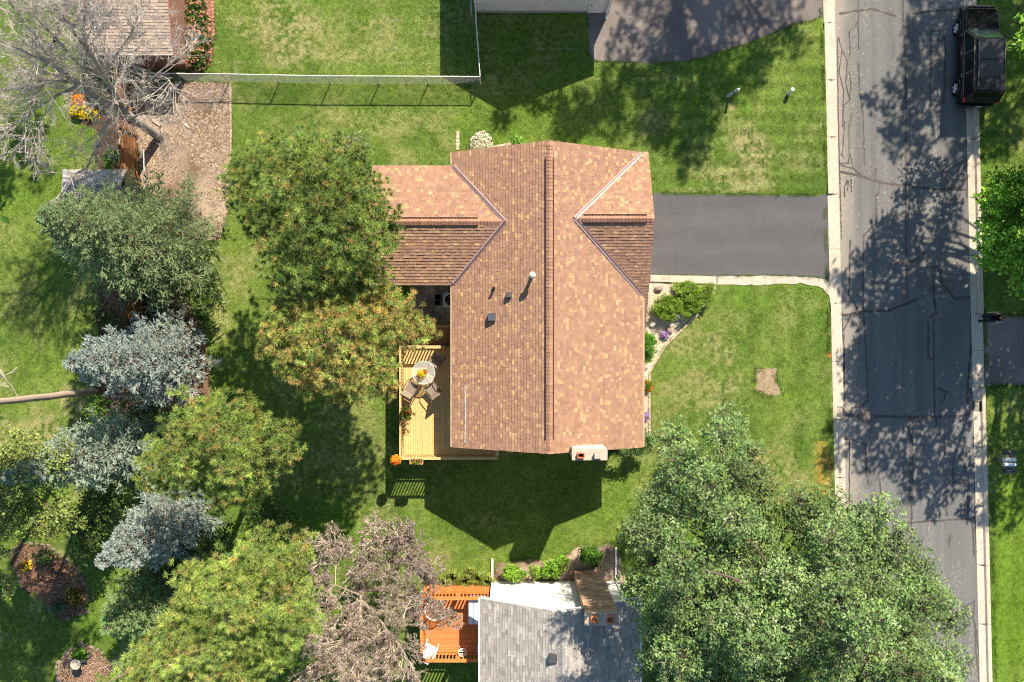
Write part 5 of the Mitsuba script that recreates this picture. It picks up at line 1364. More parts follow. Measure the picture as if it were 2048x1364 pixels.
LM = [([(320, 274), (282, 248), (245, 222), (205, 200), (160, 170), (110, 130), (60, 105), (0, 80)], [0, 1.6, 3.2, 4.6, 6, 7.4, 8.6, 9.6], .24, .035, 1.0),
      ([(256, 232), (232, 190), (205, 150), (175, 105), (140, 60), (110, 20), (85, -20)], [2.8, 4.2, 5.4, 6.8, 8, 9, 9.8], .14, .03, 1.1),
      ([(240, 218), (195, 192), (140, 162), (110, 160), (60, 172), (0, 178), (-40, 176)], [3.2, 4.6, 5.8, 6.4, 7.2, 7.8, 8.2], .11, .035, .8),
      ([(228, 226), (208, 248), (204, 270), (190, 300), (176, 330), (150, 346), (132, 366)], [3.0, 3.6, 4.0, 4.4, 4.7, 5, 5.2], .075, .018, .35),
      ([(250, 226), (262, 200), (285, 165), (310, 150), (335, 158), (352, 185)], [3.0, 4.2, 5.4, 6.2, 6.6, 6.8], .07, .015, .3),
      ([(262, 238), (285, 225), (310, 222), (335, 238)], [2.4, 3.6, 4.4, 4.8], .05, .012, .35),
      ([(205, 150), (235, 110), (262, 70), (275, 30)], [5.4, 6.6, 7.6, 8.4], .08, .02, .6),
      ([(160, 170), (110, 190), (60, 225), (20, 260)], [6, 6.8, 7.4, 7.8], .07, .02, .6),
      ([(140, 60), (165, 20), (180, -30)], [8, 8.8, 9.4], .06, .02, .45), ([(175, 105), (165, 60), (170, 0)], [6.8, 8, 9], .09, .02, .5),
      ([(110, 130), (60, 60), (20, 10), (0, -30)], [7.4, 8.6, 9.4, 10], .08, .02, .7), ([(205, 150), (160, 130), (100, 60), (60, 20)], [5.4, 7, 8.6, 9.4], .08, .02, .7)]
lm = []
for i, (px, zs, r0, r1, nn) in enumerate(LM):
    q, rad = traced_limb(px, zs, r0, r1, 310 + i)
    part('trunk' if i == 0 else 'limb', k, path(q, rad, 8), (.38, .34, .31), 'grain', True)
    lm.append((q, rad, nn))
twiggy(k, lm, r_, 40, 2.1, 5, .36, .58, 3, [.017, .010, .008, .006, .005], GB_, start=.15)

k = thing('bare_tree', 'tall bare trunk leaning out of the picture at the left edge', 'tree')
q, rad = traced_limb([(192, 783), (140, 789), (70, 796), (0, 804), (-70, 812)], [0, 2.3, 4.9, 7.1, 9.0], .17, .13, 330)
part('trunk', k, path(q, rad, 10), (.42, .34, .29), 'grain', True)
lm = [traced_limb([(38, 797), (20, 770), (0, 750), (-15, 735)], [5.9, 6.3, 6.6, 6.8], .03, .012, 331) + (.5,), traced_limb([(-40, 808), (-80, 850), (-120, 880)], [8.2, 9.2, 10], .06, .02, 332) + (.5,), traced_limb([(-30, 808), (-70, 780), (-120, 740)], [8.0, 9, 10], .06, .02, 333) + (.5,)]
for q, rad, _ in lm:
    part('limb', k, path(q, rad, 6), (.45, .38, .33), 'grain', True)
twiggy(k, lm, np.random.default_rng(334), 14, .9, 3, .4, .6, 3, [.014, .008, .005], GB_)

# purple leaved half bare tree
k = thing('purple_tree', 'half bare tree with dusky purple leaves beside the orange deck', 'tree')
r_ = np.random.default_rng(340)
LM = [([(728, 1080), (728, 1110), (722, 1150), (722, 1200), (720, 1262)], [0, 1.5, 3.0, 4.6, 6.0], .11, .05, .8),
      ([(722, 1150), (760, 1130), (800, 1120), (850, 1140)], [3, 4.2, 5, 5.4], .08, .02, 1), ([(722, 1180), (770, 1180), (830, 1200), (880, 1220)], [4, 5, 5.6, 6], .07, .02, 1),
      ([(722, 1200), (760, 1240), (800, 1290), (830, 1340)], [4.6, 5.6, 6.2, 6.8], .07, .02, 1.1), ([(720, 1240), (715, 1300), (740, 1364), (750, 1420)], [5.4, 6.2, 6.8, 7.2], .07, .02, 1.1),
      ([(722, 1200), (680, 1230), (650, 1290), (630, 1340)], [4.6, 5.4, 6, 6.4], .06, .02, 1), ([(722, 1130), (690, 1100), (660, 1090), (640, 1120)], [2.4, 3.6, 4.4, 5], .05, .015, .8),
      ([(724, 1140), (745, 1100), (775, 1080), (800, 1085)], [2.8, 4, 4.6, 5], .05, .015, .8), ([(722, 1220), (700, 1270), (690, 1330), (680, 1400)], [5, 6, 6.8, 7.2], .06, .02, 1), ([(722, 1190), (670, 1170), (640, 1190), (610, 1210)], [4.3, 5.2, 5.6, 6], .05, .015, .7)]
lm = []
for i, (px, zs, r0, r1, nn) in enumerate(LM):
    q, rad = traced_limb(px, zs, r0, r1, 350 + i)
    part('trunk' if i == 0 else 'limb', k, path(q, rad, 7), (.33, .27, .23), 'grain', True)
    lm.append((q, rad, nn))
segs = twiggy(k, lm, r_, 30, 1.25, 5, .45, .62, 3, [.018, .011, .008, .006, .005], [(.58, .49, .41), (.48, .40, .34), (.68, .59, .50)])
E = np.vstack([q for p, q, lev in segs if lev >= 3])
E = E[r_.random(len(E)) < .55]
q2 = E[:, :2] / (H - E[:, 2:]) * F
core = np.exp(-(((q2[:, 0] + CX - 715) / 70) ** 2 + ((CY - q2[:, 1] - 1185) / 75) ** 2))
bare = ((CY - q2[:, 1]) > 1285) * .45
E = E[r_.random(len(E)) > core * .55 + bare]
PUR = [(.25, .19, .185), (.34, .27, .245), (.16, .115, .12), (.44, .37, .32), (.17, .21, .08), (.32, .12, .07)]
v, f, c = leaves(E, unit(r_.normal(0, .5, E.shape) + [0, 0, 1]), pick(PUR, [2.6, 2.4, 2.2, 2.4, 1.6, .2], len(E), r_), 3, .068, .042, r_)
part('crown', k, MB().add(v, f, c), mat='leaf')

# ---- flowers
RED = [(.85, .22, .02), (.85, .33, .03)]
YLW = [(.85, .70, .02), (.85, .62, .02)]
flower_clump('flower_clump', 'clump of orange flowers under the bare tree', 'flowers', W(162, 206), .36, .5, RED, [1, 1], DKG, 230, 160, 401, fs=.08)
flower_clump('flower_clump', 'larger clump of yellow flowers under the bare tree', 'flowers', W(162, 222), .42, .5, YLW, [1, 1], GRN, 260, 140, 402, fs=.08)
flower_clump('flower_clump', 'smaller clump of yellow flowers right of the larger yellow one', 'flowers', W(188, 230), .3, .45, YLW, [1, 1], GRN, 130, 110, 403, fs=.08)
flower_clump('flower_clump', 'small pinkish yellow flower patch between the bare limbs', 'flowers', W(205, 190), .4, .4, [(.75, .45, .35), (.8, .65, .15)], [1, 1], GRN, 40, 160, 404, fs=.07)
SED = [(.60, .27, .21), (.68, .36, .28), (.46, .22, .15), (.56, .33, .16)]
for i, (x, y, R, lb) in enumerate(((380, 12, .85, 'pink flowering shrub nearest the top edge beside the brown shed'), (388, 46, .9, 'pink flowering shrub second from the top beside the brown shed'), (394, 80, .9, 'pink flowering shrub third from the top beside the brown shed'), (388, 113, .85, 'brownish pink flowering shrub lowest in the row by the shed corner'))):
    flower_clump('flowering_shrub', lb, 'shrub', W(x, y), R, .95, SED if i < 3 else SED[2:] + SED[:1], [2, 2, 1, 1] if i < 3 else [2, 2, 1], [(.055, .12, .03), (.08, .16, .035)], 130, 380, 410 + i, fs=.11, ls=.15, per=6)
flower_clump('flower_clump', 'purple and white flowers between the grey rocks in the gravel bed', 'flowers', W(1328, 671), .24, .25, [(.42, .26, .62), (.5, .33, .66), (.75, .7, .78)], [3, 2, 1.5], GRN, 70, 60, 420, fs=.07)
flower_clump('flower_clump', 'red orange flowers at the middle of the brown roof front edge', 'flowers', W(1293, 771), .30, .45, [(.8, .12, .02), (.8, .25, .04)], [2, 1], GRN, 60, 110, 421, fs=.075, ls=.13)
flower_clump('flower_clump', 'violet flowers by the lower front edge of the brown roof', 'flowers', W(1290, 832), .24, .4, [(.42, .24, .65), (.52, .32, .7)], [1, 1], GRN, 70, 40, 422, fs=.07)
flower_clump('flower_clump', 'white and cream flowers against the upper edge of the brown roof', 'flowers', W(962, 286), .55, .4, [(.80, .76, .64), (.8, .7, .35), (.7, .68, .62)], [4, 1, 2], [(.16, .25, .07)], 240, 70, 423, fs=.10)
flower_clump('flower_clump', 'low orange and yellow blooms in the shady stone edged bed', 'flowers', W(150, 1192), .5, .25, [(.5, .3, .05), (.7, .6, .05), (.5, .15, .06)], [2, 1, 1], DKG, 60, 140, 424, fs=.08)
flower_clump('flower_clump', 'yellow blooms at the upper end of the shady stone edged bed', 'flowers', W(55, 1132), .3, .3, [(.8, .55, .03)], [1], DKG, 40, 50, 425, fs=.08)
# ---------------------------------------------------------------- rocks
for x, y, a, b, c, lb, rot in ((1317, 577, .22, .17, .16, 'brownish boulder by the raised concrete border', .3), (1353, 632, .30, .24, .20, 'jagged pale grey boulder between the lime green shrubs', .2), (1305, 649, .17, .15, .13, 'small white rounded rock near the roof edge', 0.), (1339, 661, .16, .19, .15, 'purplish brown rock beside the purple flowers', .4), (1290, 735, .14, .11, .1, 'small grey rock below the vivid green bush', 0.)):
    v, f = rock_mesh((*W(x, y)[:2], c * .45), a, b, c, int(x), 3, rot)
    solo('rock', (v, f), lb, 'rock', {'w': 0}.get('x') or ((.62, .58, .53) if 'white' in lb else (.42, .37, .35) if 'grey' in lb else (.36, .27, .25)), 'grain', True)

# ---------------------------------------------------------------- chain link fences
def chain_fence(label, pts, h, posts, col=(.20, .21, .21), seed=0, pitch=.085):
    k = thing('chain_link_fence', label, 'fence')
    P = [A(p) for p in pts]
    for a, b in zip(P[:-1], P[1:]):
        L = np.linalg.norm(b - a); d = (b - a) / L
        part('top_rail', k, MB().add(*path([(*a, h), (*((a + b) / 2), h), (*b, h)], .026, 7)), (.66, .66, .66), 'satin', True)
        n = int((L + h) / pitch)
        s = np.arange(n) * pitch - h
        for sg in (1, -1):                                     # two families of slanting wires, woven a little apart
            t0 = np.clip(s, 0, L); z0 = (t0 - s).clip(0, h); t1 = np.clip(s + h, 0, L); z1 = (t1 - s).clip(0, h)
            ok = np.abs(t1 - t0) > .01
            t0_, t1_, z0_, z1_ = t0[ok], t1[ok], z0[ok], z1[ok]
            if sg < 0: t0_, t1_ = L - t0_, L - t1_
            nrm = np.array([-d[1], d[0]]) * .004 * sg
            A0 = np.column_stack([a + np.outer(t0_, d) + nrm, z0_ + .02]); A1 = np.column_stack([a + np.outer(t1_, d) + nrm, z1_ + .02])
            v, f = tubes(A0, A1, .0038, .0038, 3)
            part('mesh_wire', k, (v, f), col, 'satin', kind='stuff')
    for q in posts:
        part('post', k, MB().add(*path([(*q, 0), (*q, h * .6), (*q, h + .03)], .032, 8)), (.55, .55, .55), 'satin', True)
    return k
g2 = lambda x, y: W(x, y)[:2]
chain_fence('long low chain link fence crossing the upper lawn', [g2(306, 161), g2(459, 163), g2(661, 167), g2(961, 168)], 1.12, [g2(x, y) for x, y in ((306, 161), (459, 163), (559, 165), (661, 167), (759, 167.3), (857, 167.6), (961, 168))])
chain_fence('chain link fence running up from the corner to the white house', [g2(962, 167), g2(954, 60), g2(950, -30)], 1.12, [g2(957, 100), g2(953, 40), g2(950, -30)])
mk = thing('fence_panel', 'white slatted panel at the side of the chain link corner', 'fence')
for i in range(3):
    part('slat', mk, bx(W(948, 1)[0] - .12, W(948, 1)[0] - .08, W(1, 38)[1], W(1, -40)[1], .25 + .32 * i, .5 + .32 * i), (.35, .42, .58), 'satin')

# wooden fence: boards one by one, rails and posts
wf = thing('wooden_fence', 'tall brown board fence between the wood chip bed and the garden', 'fence')
LN = LineString([g2(264, 150), g2(266, 205), g2(270, 272)]); LN2 = LineString([g2(273, 272), g2(279, 362), g2(286, 640)])
r_ = np.random.default_rng(501)
for ln, hh in ((LN, 1.75), (LN2, 1.85)):
    n = int(ln.length / .15)
    for i in range(n):
        c, e = ln.interpolate(i * .15), ln.interpolate(i * .15 + .138)
        v, f = beam((c.x, c.y, hh / 2), (e.x, e.y, hh / 2), .022, hh + r_.uniform(-.02, .02))
        part('board', wf, (v, f), A((.31, .155, .08)) * r_.uniform(.65, 1.15), 'grain')
    for z in (.35, hh - .3):
        for a, b in zip(ln.coords[:-1], ln.coords[1:]):
            d = unit(A([b[0] - a[0], b[1] - a[1], 0])); s = np.array([d[1], -d[0], 0]) * -.04
            v, f = beam(A((*a, z)) + s, A((*b, z)) + s, .04, .09)
            part('rail', wf, (v, f), (.33, .16, .08), 'grain')
    for i in range(int(ln.length / 2.4) + 1):
        c = ln.interpolate(i * 2.4)
        part('post', wf, bx(c.x + .02, c.x + .11, c.y - .045, c.y + .045, 0, hh + .05), (.34, .165, .08), 'grain')
q0, q1 = W(287, 300, .9), W(289, 378, .9)
solo('pole', MB().add(*path([q0, (q0 + q1) / 2, q1], .03, 8)), 'thin pale metal pole along the shaded foot of the wooden fence', 'pole', (.5, .52, .55), 'metal', True)
for px in ((287, 300), (289, 378)):
    pass
# planks and stumps lying in the chips
for x, y, a, l in ((313, 246, -.6, .55), (328, 240, -.7, .4), (372, 250, -.7, .45)):
    q = W(x, y, .05)
    v, f = beam(q - A([math.cos(a), math.sin(a), 0]) * l / 2, q + A([math.cos(a), math.sin(a), 0]) * l / 2, .09, .06)
    solo('wood_offcut', (v, f), {313: 'pale split log piece nearest the bare tree trunk', 328: 'smaller pale split log piece above the other two', 372: 'pale wood piece lying in the middle of the chips'}[x], 'log', (.52, .46, .42), 'grain')
# bird bath
k = thing('bird_bath', 'round grey bird bath in the stone edged bed at the bottom left', 'bird bath')
c = A((*g2(166, 1318), 0))
part('basin', k, MB().add(*lathe([(.0, .52), (.12, .53), (.19, .62), (.25, .68), (.25, .71), (.20, .71), (.15, .64), (.0, .60)], c, 28), (.42, .38, .33)), mat='grain', smooth=30)
part('pedestal', k, MB().add(*lathe([(.17, 0), (.17, .06), (.09, .14), (.08, .42), (.13, .53)], c, 18), (.40, .36, .31)), mat='grain', smooth=30)

# ---------------------------------------------------------------- street fittings
k = thing('manhole_cover', 'round worn manhole cover in the street by the dark crack seal', 'manhole cover')
c = A((*g2(1731, 832), .0))
part('frame', k, MB().add(*lathe([(.36, .009), (.36, .020), (.30, .020), (.30, .012)], c, 32), (.16, .14, .13)), mat='rough')
part('cover', k, MB().add(*lathe([(.0, .019), (.29, .019), (.295, .012)], c, 32), (.20, .17, .15)), mat='rough')
for i in range(5):
    part('rib', k, bx(c[0] - .2, c[0] + .2, c[1] - .2 + .09 * i, c[1] - .17 + .09 * i, .0192, .024), (.22, .19, .17))
k = thing('storm_drain', 'round slotted storm drain at the left kerb', 'storm drain')
c = A((*g2(1679, 823), .0))
part('frame', k, MB().add(*lathe([(.27, .017), (.27, .03), (.225, .03), (.225, .022)], c, 32), (.16, .15, .14)), mat='rough')
part('pit', k, MB().add(*lathe([(0, .0185), (.224, .0185)], c, 24), (.012, .012, .012)))
for i in range(9):
    t = -.19 + i * .047; L_ = math.sqrt(.22 ** 2 - t * t); e = A([math.cos(.72), math.sin(.72), 0]); s = A([-e[1], e[0], 0])
    v, f = beam(c + s * t - e * L_ + [0, 0, .024], c + s * t + e * L_ + [0, 0, .024], .018, .009)
    part('bar', k, (v, f), (.14, .135, .13))
k = thing('storm_drain', 'square slotted storm drain at the right kerb', 'storm drain')
c = A((*g2(1951, 812), .0))
part('frame', k, prism(sbox(c[0] - .30, c[1] - .26, c[0] + .30, c[1] + .26).difference(sbox(c[0] - .19, c[1] - .2, c[0] + .16, c[1] + .2)), .017, .032), (.22, .19, .17))
part('pit', k, bx(c[0] - .189, c[0] + .159, c[1] - .199, c[1] + .199, .0165, .0185), (.012, .012, .012))
for i in range(7):
    part('bar', k, bx(c[0] - .185, c[0] + .155, c[1] - .18 + i * .057, c[1] - .158 + i * .057, .0186, .03), (.15, .14, .13))
part('inlet', k, bx(c[0] + .20, c[0] + .27, c[1] - .24, c[1] + .24, .0325, .10), (.02, .02, .02))

# ---------------------------------------------------------------- small posts in the upper lawn
def pedestal(label, base, top_xy, h, R, col, band):
    k = thing('utility_pedestal', label, 'utility post', 'utility pedestals in the upper lawn')
    b, t = A((*g2(*base), -.05)), A((*g2(*top_xy), h))
    d = t - b
    part('tube', k, MB().add(*path([b, b + d * .5, b + d * .97], R, 14), col), mat='satin', smooth=50)
    part('cap', k, MB().add(*path([b + d * .93, b + d * .985, b + d * 1.03], [R * 1.12, R * 1.12, R * .75], 14), (.80, .80, .80)), mat='satin', smooth=50)
    if band:
        part('band', k, MB().add(*path([b + d * .60, b + d * .66, b + d * .70], R * 1.08, 14), (.08, .09, .12)), mat='satin', smooth=50)
pedestal('leaning grey utility pedestal with dark band in the upper lawn', (1455, 192), (1467, 190), .90, .065, (.50, .52, .60), True)
pedestal('short pale green utility pedestal nearest the street', (1576, 188), (1578.5, 184.5), .50, .085, (.62, .70, .66), False)

# ---------------------------------------------------------------- mailboxes across the street
st = thing('mailbox_stand', 'dark wooden post and bar carrying four mailboxes across the street', 'mailbox stand')
mc = g2(1990, 917)
part('post', st, bx(mc[0] - .05, mc[0] + .05, mc[1] - .06, mc[1] + .06, 0, 1.0), (.20, .17, .14))
part('cross_bar', st, bx(mc[0] - .18, mc[0] - .08, mc[1] - .62, mc[1] + .58, .97, 1.06), (.34, .32, .30))
part('cross_bar', st, bx(mc[0] + .10, mc[0] + .20, mc[1] - .60, mc[1] + .58, .97, 1.06), (.25, .22, .19))
def mailbox(label, cy, col, w=.17, L=.52):
    k = thing('mailbox', label, 'mailbox')
    t = np.linspace(0, math.pi, 9)
    prof = [(-w / 2, 0)] + [(w / 2 * math.cos(math.pi - a), .11 + w / 2 * math.sin(a)) for a in t] + [(w / 2, 0)]
    v, f = prism(Polygon(prof), 0, L)
    v = v[:, [2, 0, 1]] + [mc[0] - .24, cy, 1.065]
    part('body', k, (v, f), col, 'satin')
    pv_, pf = prism(Polygon([(x * 1.05, z * 1.03) for x, z in prof]), 0, .045)
    part('door', k, (pv_[:, [2, 0, 1]] + [mc[0] - .286, cy, 1.062], pf), A(col) * .8, 'satin')
    part('flag', k, bx(mc[0] - .08, mc[0] - .05, cy - w / 2 - .014, cy - w / 2 - .002, 1.12, 1.3), (.4, .08, .06) if col[0] < .1 else A(col) * .6, 'satin')
mailbox('black mailbox, uppermost of the row of four', mc[1] + .47, (.03, .03, .04), .24)
mailbox('white mailbox next to the upper black one', mc[1] + .12, (.72, .74, .72))
mailbox('white mailbox next to the lower black one', mc[1] - .12, (.66, .70, .78))
mailbox('black mailbox, lowest of the row of four', mc[1] - .43, (.03, .035, .06), .21)

# ---------------------------------------------------------------- parked vehicle (front to the top)
suv = thing('parked_car', 'black four wheel drive car parked at the right kerb in the tree shade', 'car')
VX = (W(1903, 1)[0] + W(1977, 1)[0]) / 2; VY = W(1, 121)[1]; YAW = math.radians(-1.0)
def V(x, y, z):
    c, s = math.cos(YAW), math.sin(YAW)
    return A([VX + x * c - y * s, VY + x * s + y * c, z])
BLK = (.008, .008, .010)
def vh(pts, r): return hull([V(*p) for p in pts], r)
hw, fl, rl = .91, 2.42, -2.42
part('body', suv, vh([(s * (hw - .06), y, z) for s in (-1, 1) for y, z in ((fl - .35, .50), (rl + .12, .50), (rl + .10, .98), (fl - .35, .86), (fl - .1, .72))] + [(s * .62, fl - .08, z) for s in (-1, 1) for z in (.5, .80)] + [(s * (hw - .05), y, .92) for s in (-1, 1) for y in (-.8, .8)], .06), BLK, 'paint', 35)
part('hood', suv, vh([(s * .72, fl - .22, .86) for s in (-1, 1)] + [(s * .80, 1.05, 1.02) for s in (-1, 1)] + [(s * .78, fl - .6, .93) for s in (-1, 1)], .05), BLK, 'paint', 35)
gh = [(s * .83, 1.10, 1.0) for s in (-1, 1)] + [(s * .85, rl + .12, 1.0) for s in (-1, 1)] + [(s * .66, .42, 1.70) for s in (-1, 1)] + [(s * .68, rl + .34, 1.74) for s in (-1, 1)]
part('cabin', suv, vh(gh, .05), BLK, 'paint', 30)
part('roof', suv, vh([(s * .60, .36, 1.755) for s in (-1, 1)] + [(s * .62, rl + .42, 1.79) for s in (-1, 1)] + [(s * .62, -.8, 1.815) for s in (-1, 1)], .03), (.034, .034, .038), 'paint', 35)
GL = (.012, .02, .02)
def panel(name, q, off, col, mat, th=.006, label=None):
    q = A([V(*p) for p in q]); n = unit(np.cross(q[1] - q[0], q[3] - q[0])) * off
    return part(name, suv, (np.vstack([q + n * .0, q + n]), BOXF), col, mat, label=label)
panel('windshield', [(-.74, 1.10, 1.10), (.74, 1.10, 1.10), (.60, .50, 1.715), (-.60, .50, 1.715)], .06, (.02, .05, .045), 'dark_glass')
for s in (-1, 1):
    for y0, y1, t0, t1 in ((1.0, -.02, .48, -.02), (-.10, -1.02, -.10, -1.0), (-1.10, -2.05, -1.08, -1.92)):
        q = [(s * .875, y0, 1.07), (s * .875, y1, 1.07), (s * .735, t1, 1.66), (s * .735, t0, 1.66)]
        if s > 0: q = q[::-1]
        panel('side_window', q, -.035 if s < 0 else -.035, GL, 'dark_glass')
    part('roof_rail', suv, MB().add(*path([V(s * .62, .25, 1.84), V(s * .63, -.8, 1.87), V(s * .63, rl + .55, 1.84)], .022, 6)), (.10, .09, .085), 'satin', True)
    for yy in (1.45, -1.53):
        w = new_key('wheel', suv)
        cw = V(s * (hw - .10), yy, .375)
        ax = V(s, yy, .375) - V(0, yy, .375)
        a0 = cw - unit(ax) * .10; a1 = cw + unit(ax) * .115
        put(w, MB().add(*path([a0, a0 + unit(ax) * .03, a1 - unit(ax) * .03, a1], [.34, .375, .375, .335], 28)), (.012, .012, .012), 'rough', 40)
        part('rim', w, MB().add(*path([a1 - unit(ax) * .01, a1 + unit(ax) * .002, a1 + unit(ax) * .004], [.25, .25, .235], 28), (.10, .10, .11)), mat='satin', smooth=40)
        for j in range(6):
            t = j * math.pi / 3; e = A([0, 0, 1]) * math.sin(t) + unit(np.cross(ax, [0, 0, 1])) * math.cos(t)
            v, f = beam(a1 + unit(ax) * .015 + e * .03, a1 + unit(ax) * .015 + e * .235, .06, .02, up=ax)
            part('spoke', w, (v, f), (.62, .63, .65), 'metal')
    for yy in (1.45, -1.53):
        ring = [V(s * (hw + .005), yy + .43 * math.cos(t), .36 + .43 * math.sin(t)) for t in np.linspace(.05, math.pi - .05, 12)]
        part('wheel_arch', suv, MB().add(*path(ring, .045, 6)), (.02, .02, .02), 'satin', True)
    part('mirror', suv, vh([(s * 1.02, .80, 1.12), (s * 1.02, .80, 1.24), (s * 1.16, .78, 1.13), (s * 1.16, .78, 1.22), (s * .90, .86, 1.12)], .03), (.10, .10, .10), 'paint', 40)
    part('headlight', suv, vh([(s * .62, fl - .10, .66), (s * .80, fl - .22, .66), (s * .62, fl - .12, .80), (s * .80, fl - .24, .80)], .03), (.45, .45, .47), 'dark_glass', 40)
    part('turn_signal', suv, vh([(s * .84, fl - .30, .66), (s * .87, fl - .42, .66), (s * .84, fl - .30, .78), (s * .87, fl - .42, .78)], .025), (.75, .22, .03), 'dark_glass', 40)
    part('taillight', suv, vh([(s * .84, rl + .06, .86), (s * .84, rl + .06, 1.10), (s * .88, rl + .24, .90), (s * .88, rl + .22, 1.08)], .03), (.62, .03, .06), 'dark_glass', 40)
    for yy in (.12, -.98):
        part('door_handle', suv, vh([(s * (hw + .02), yy, .93), (s * (hw + .02), yy - .16, .93)], .014), (.45, .45, .46), 'metal', 40)
    part('running_board', suv, vh([(s * (hw + .02), 1.0, .36), (s * (hw + .02), -1.05, .36)], .05), (.02, .02, .02), 'satin', 40)
part('bumper', suv, vh([(s * .78, fl - .06, z) for s in (-1, 1) for z in (.42, .56)] + [(s * .5, fl + .03, z) for s in (-1, 1) for z in (.42, .56)], .05), (.015, .015, .016), 'paint', 35, label='front bumper')
part('bumper', suv, vh([(s * .82, rl + .04, z) for s in (-1, 1) for z in (.44, .60)] + [(s * .6, rl - .06, z) for s in (-1, 1) for z in (.44, .60)], .05), (.015, .015, .016), 'paint', 35, label='rear bumper')
for s in (-1, 1):                                             # pale trim round the side glass, door seams
    for q0, q1 in (((s * .885, 1.02, 1.055), (s * .885, -2.08, 1.055)), ((s * .735, .5, 1.675), (s * .735, -1.94, 1.675)), ((s * .88, -.06, 1.06), (s * .735, -.06, 1.67)), ((s * .88, -1.06, 1.06), (s * .735, -1.04, 1.67))):
        v, f = beam(V(*q0), V(*q1), .035, .03)
        part('window_trim', suv, (v, f), (.20, .165, .13), 'satin')
    for yy in (-.06, -1.06):
        v, f = beam(V(s * (hw + .004), yy, .5), V(s * (hw + .004), yy, 1.0), .012, .012)
        part('door_seam', suv, (v, f), (.05, .05, .05), 'satin')
v, f = beam(V(-.70, 1.06, 1.02), V(-.70, 2.05, .95), .012, .02); part('hood_seam', suv, (v, f), (.09, .09, .09), 'satin')
v, f = beam(V(.70, 1.06, 1.02), V(.70, 2.05, .95), .012, .02); part('hood_seam', suv, (v, f), (.09, .09, .09), 'satin')
part('grille', suv, vh([(s * .50, fl - .02, z) for s in (-1, 1) for z in (.66, .80)], .02), (.25, .25, .26), 'satin', 40)
panel('rear_window', [(-.70, rl + .09, 1.12), (-.62, rl + .28, 1.64), (.62, rl + .28, 1.64), (.70, rl + .09, 1.12)], .025, GL, 'dark_glass')
part('license_plate', suv, bx(*sorted((V(-.16, 0, 0)[0], V(.16, 0, 0)[0])), V(0, rl - .06, 0)[1] - .06, V(0, rl - .06, 0)[1] - .052, .66, .80), (.5, .5, .5), 'satin')
part('roof_seam', suv, bx(*sorted((V(-.60, 0, 0)[0], V(.60, 0, 0)[0])), V(0, -.62, 0)[1], V(0, -.56, 0)[1], 1.80, 1.852), (.008, .008, .008), 'satin')
part('cowl', suv, bx(*sorted((V(-.72, 0, 0)[0], V(.72, 0, 0)[0])), V(0, 1.08, 0)[1], V(0, 1.2, 0)[1], 1.03, 1.085), (.02, .02, .02), 'satin')
for x in (-.35, .25):
    part('wiper', suv, MB().add(*path([V(x, 1.10, 1.16), V(x + .2, .95, 1.33), V(x + .42, .9, 1.38)], .012, 5)), (.01, .01, .01), 'satin', True)

# ---------------------------------------------------------------- person across the street
k = thing('person', 'person in a black sleeveless top with reddish brown hair walking at the kerb', 'person')
PB = W(1966, 637); FA = math.radians(188)                   # faces the street
def J(x, y, z):
    "x forward, y left, z up"
    c, s = math.cos(FA), math.sin(FA)
    return A([PB[0] + c * x - s * y, PB[1] + s * x + c * y, z])
def bones(lst, ref=.03, it=6):
    m = None
    out = []
    for a, ra, b, rb in lst:
        out.append(m3.Manifold.batch_hull([m3.Manifold.sphere(ra, 20).translate(tuple(a)), m3.Manifold.sphere(rb, 20).translate(tuple(b))]))
    m = m3.Manifold.batch_boolean(out, m3.OpType.Add).refine_to_length(ref)
    mm = m.to_mesh(); t = trimesh.Trimesh(mm.vert_properties[:, :3], mm.tri_verts, process=True)
    trimesh.smoothing.filter_taubin(t, iterations=it)
    return t
SK = (.55, .36, .27)
hipz, shz = .86, 1.38
foot = {1: J(.14, .10, .08), -1: J(-.10, -.10, .08)}
lst = [(J(0, 0, hipz + .05), .12, J(-.01, 0, 1.15), .105), (J(-.01, 0, 1.15), .11, J(-.02, 0, 1.34), .10), (J(-.02, .09, 1.34), .075, J(-.02, -.09, 1.34), .075), (J(-.02, 0, 1.38), .055, J(0, 0, 1.47), .05),
       (J(0, 0, 1.53), .085, J(.015, 0, 1.60), .085), (J(.03, 0, 1.50), .055, J(0, 0, 1.56), .08)]
hands = {}
for s in (1, -1):
    kn = J(.10 if s > 0 else .02, s * .095, .47)
    lst += [(J(0, s * .085, hipz), .095, kn, .06), (kn, .06, foot[s], .042), (foot[s] + [0, 0, -.03], .04, foot[s] + (J(.13, 0, 0) - J(0, 0, 0)) + [0, 0, -.045], .032)]
    el = J(.04 * s, s * .26, 1.10); wr = J(.14 if s < 0 else .05, s * .30, .88)
    hands[s] = wr
    lst += [(J(-.02, s * .165, 1.36), .052, el, .038), (el, .038, wr, .027)]
    pd = J(.04, 0, -.07) - J(0, 0, 0)
    lst.append((wr, .028, wr + pd, .034))
    for fi, (o, ln) in enumerate(((-.030, .070), (-.010, .078), (.010, .074), (.030, .058))):
        b0 = wr + pd + (J(o, 0, 0) - J(0, 0, 0)); m_ = b0 + [0, 0, -ln * .55]; lst += [(b0, .010, m_, .009), (m_, .009, m_ + (J(.012, -s * .012, -ln * .4) - J(0, 0, 0)), .0085)]
    th = wr + (J(.035, -s * .005, -.03) - J(0, 0, 0)); lst.append((th, .011, th + (J(.03, -s * .01, -.045) - J(0, 0, 0)), .009))
part('body', k, bones(lst, .02, 4), SK, 'rough', True)
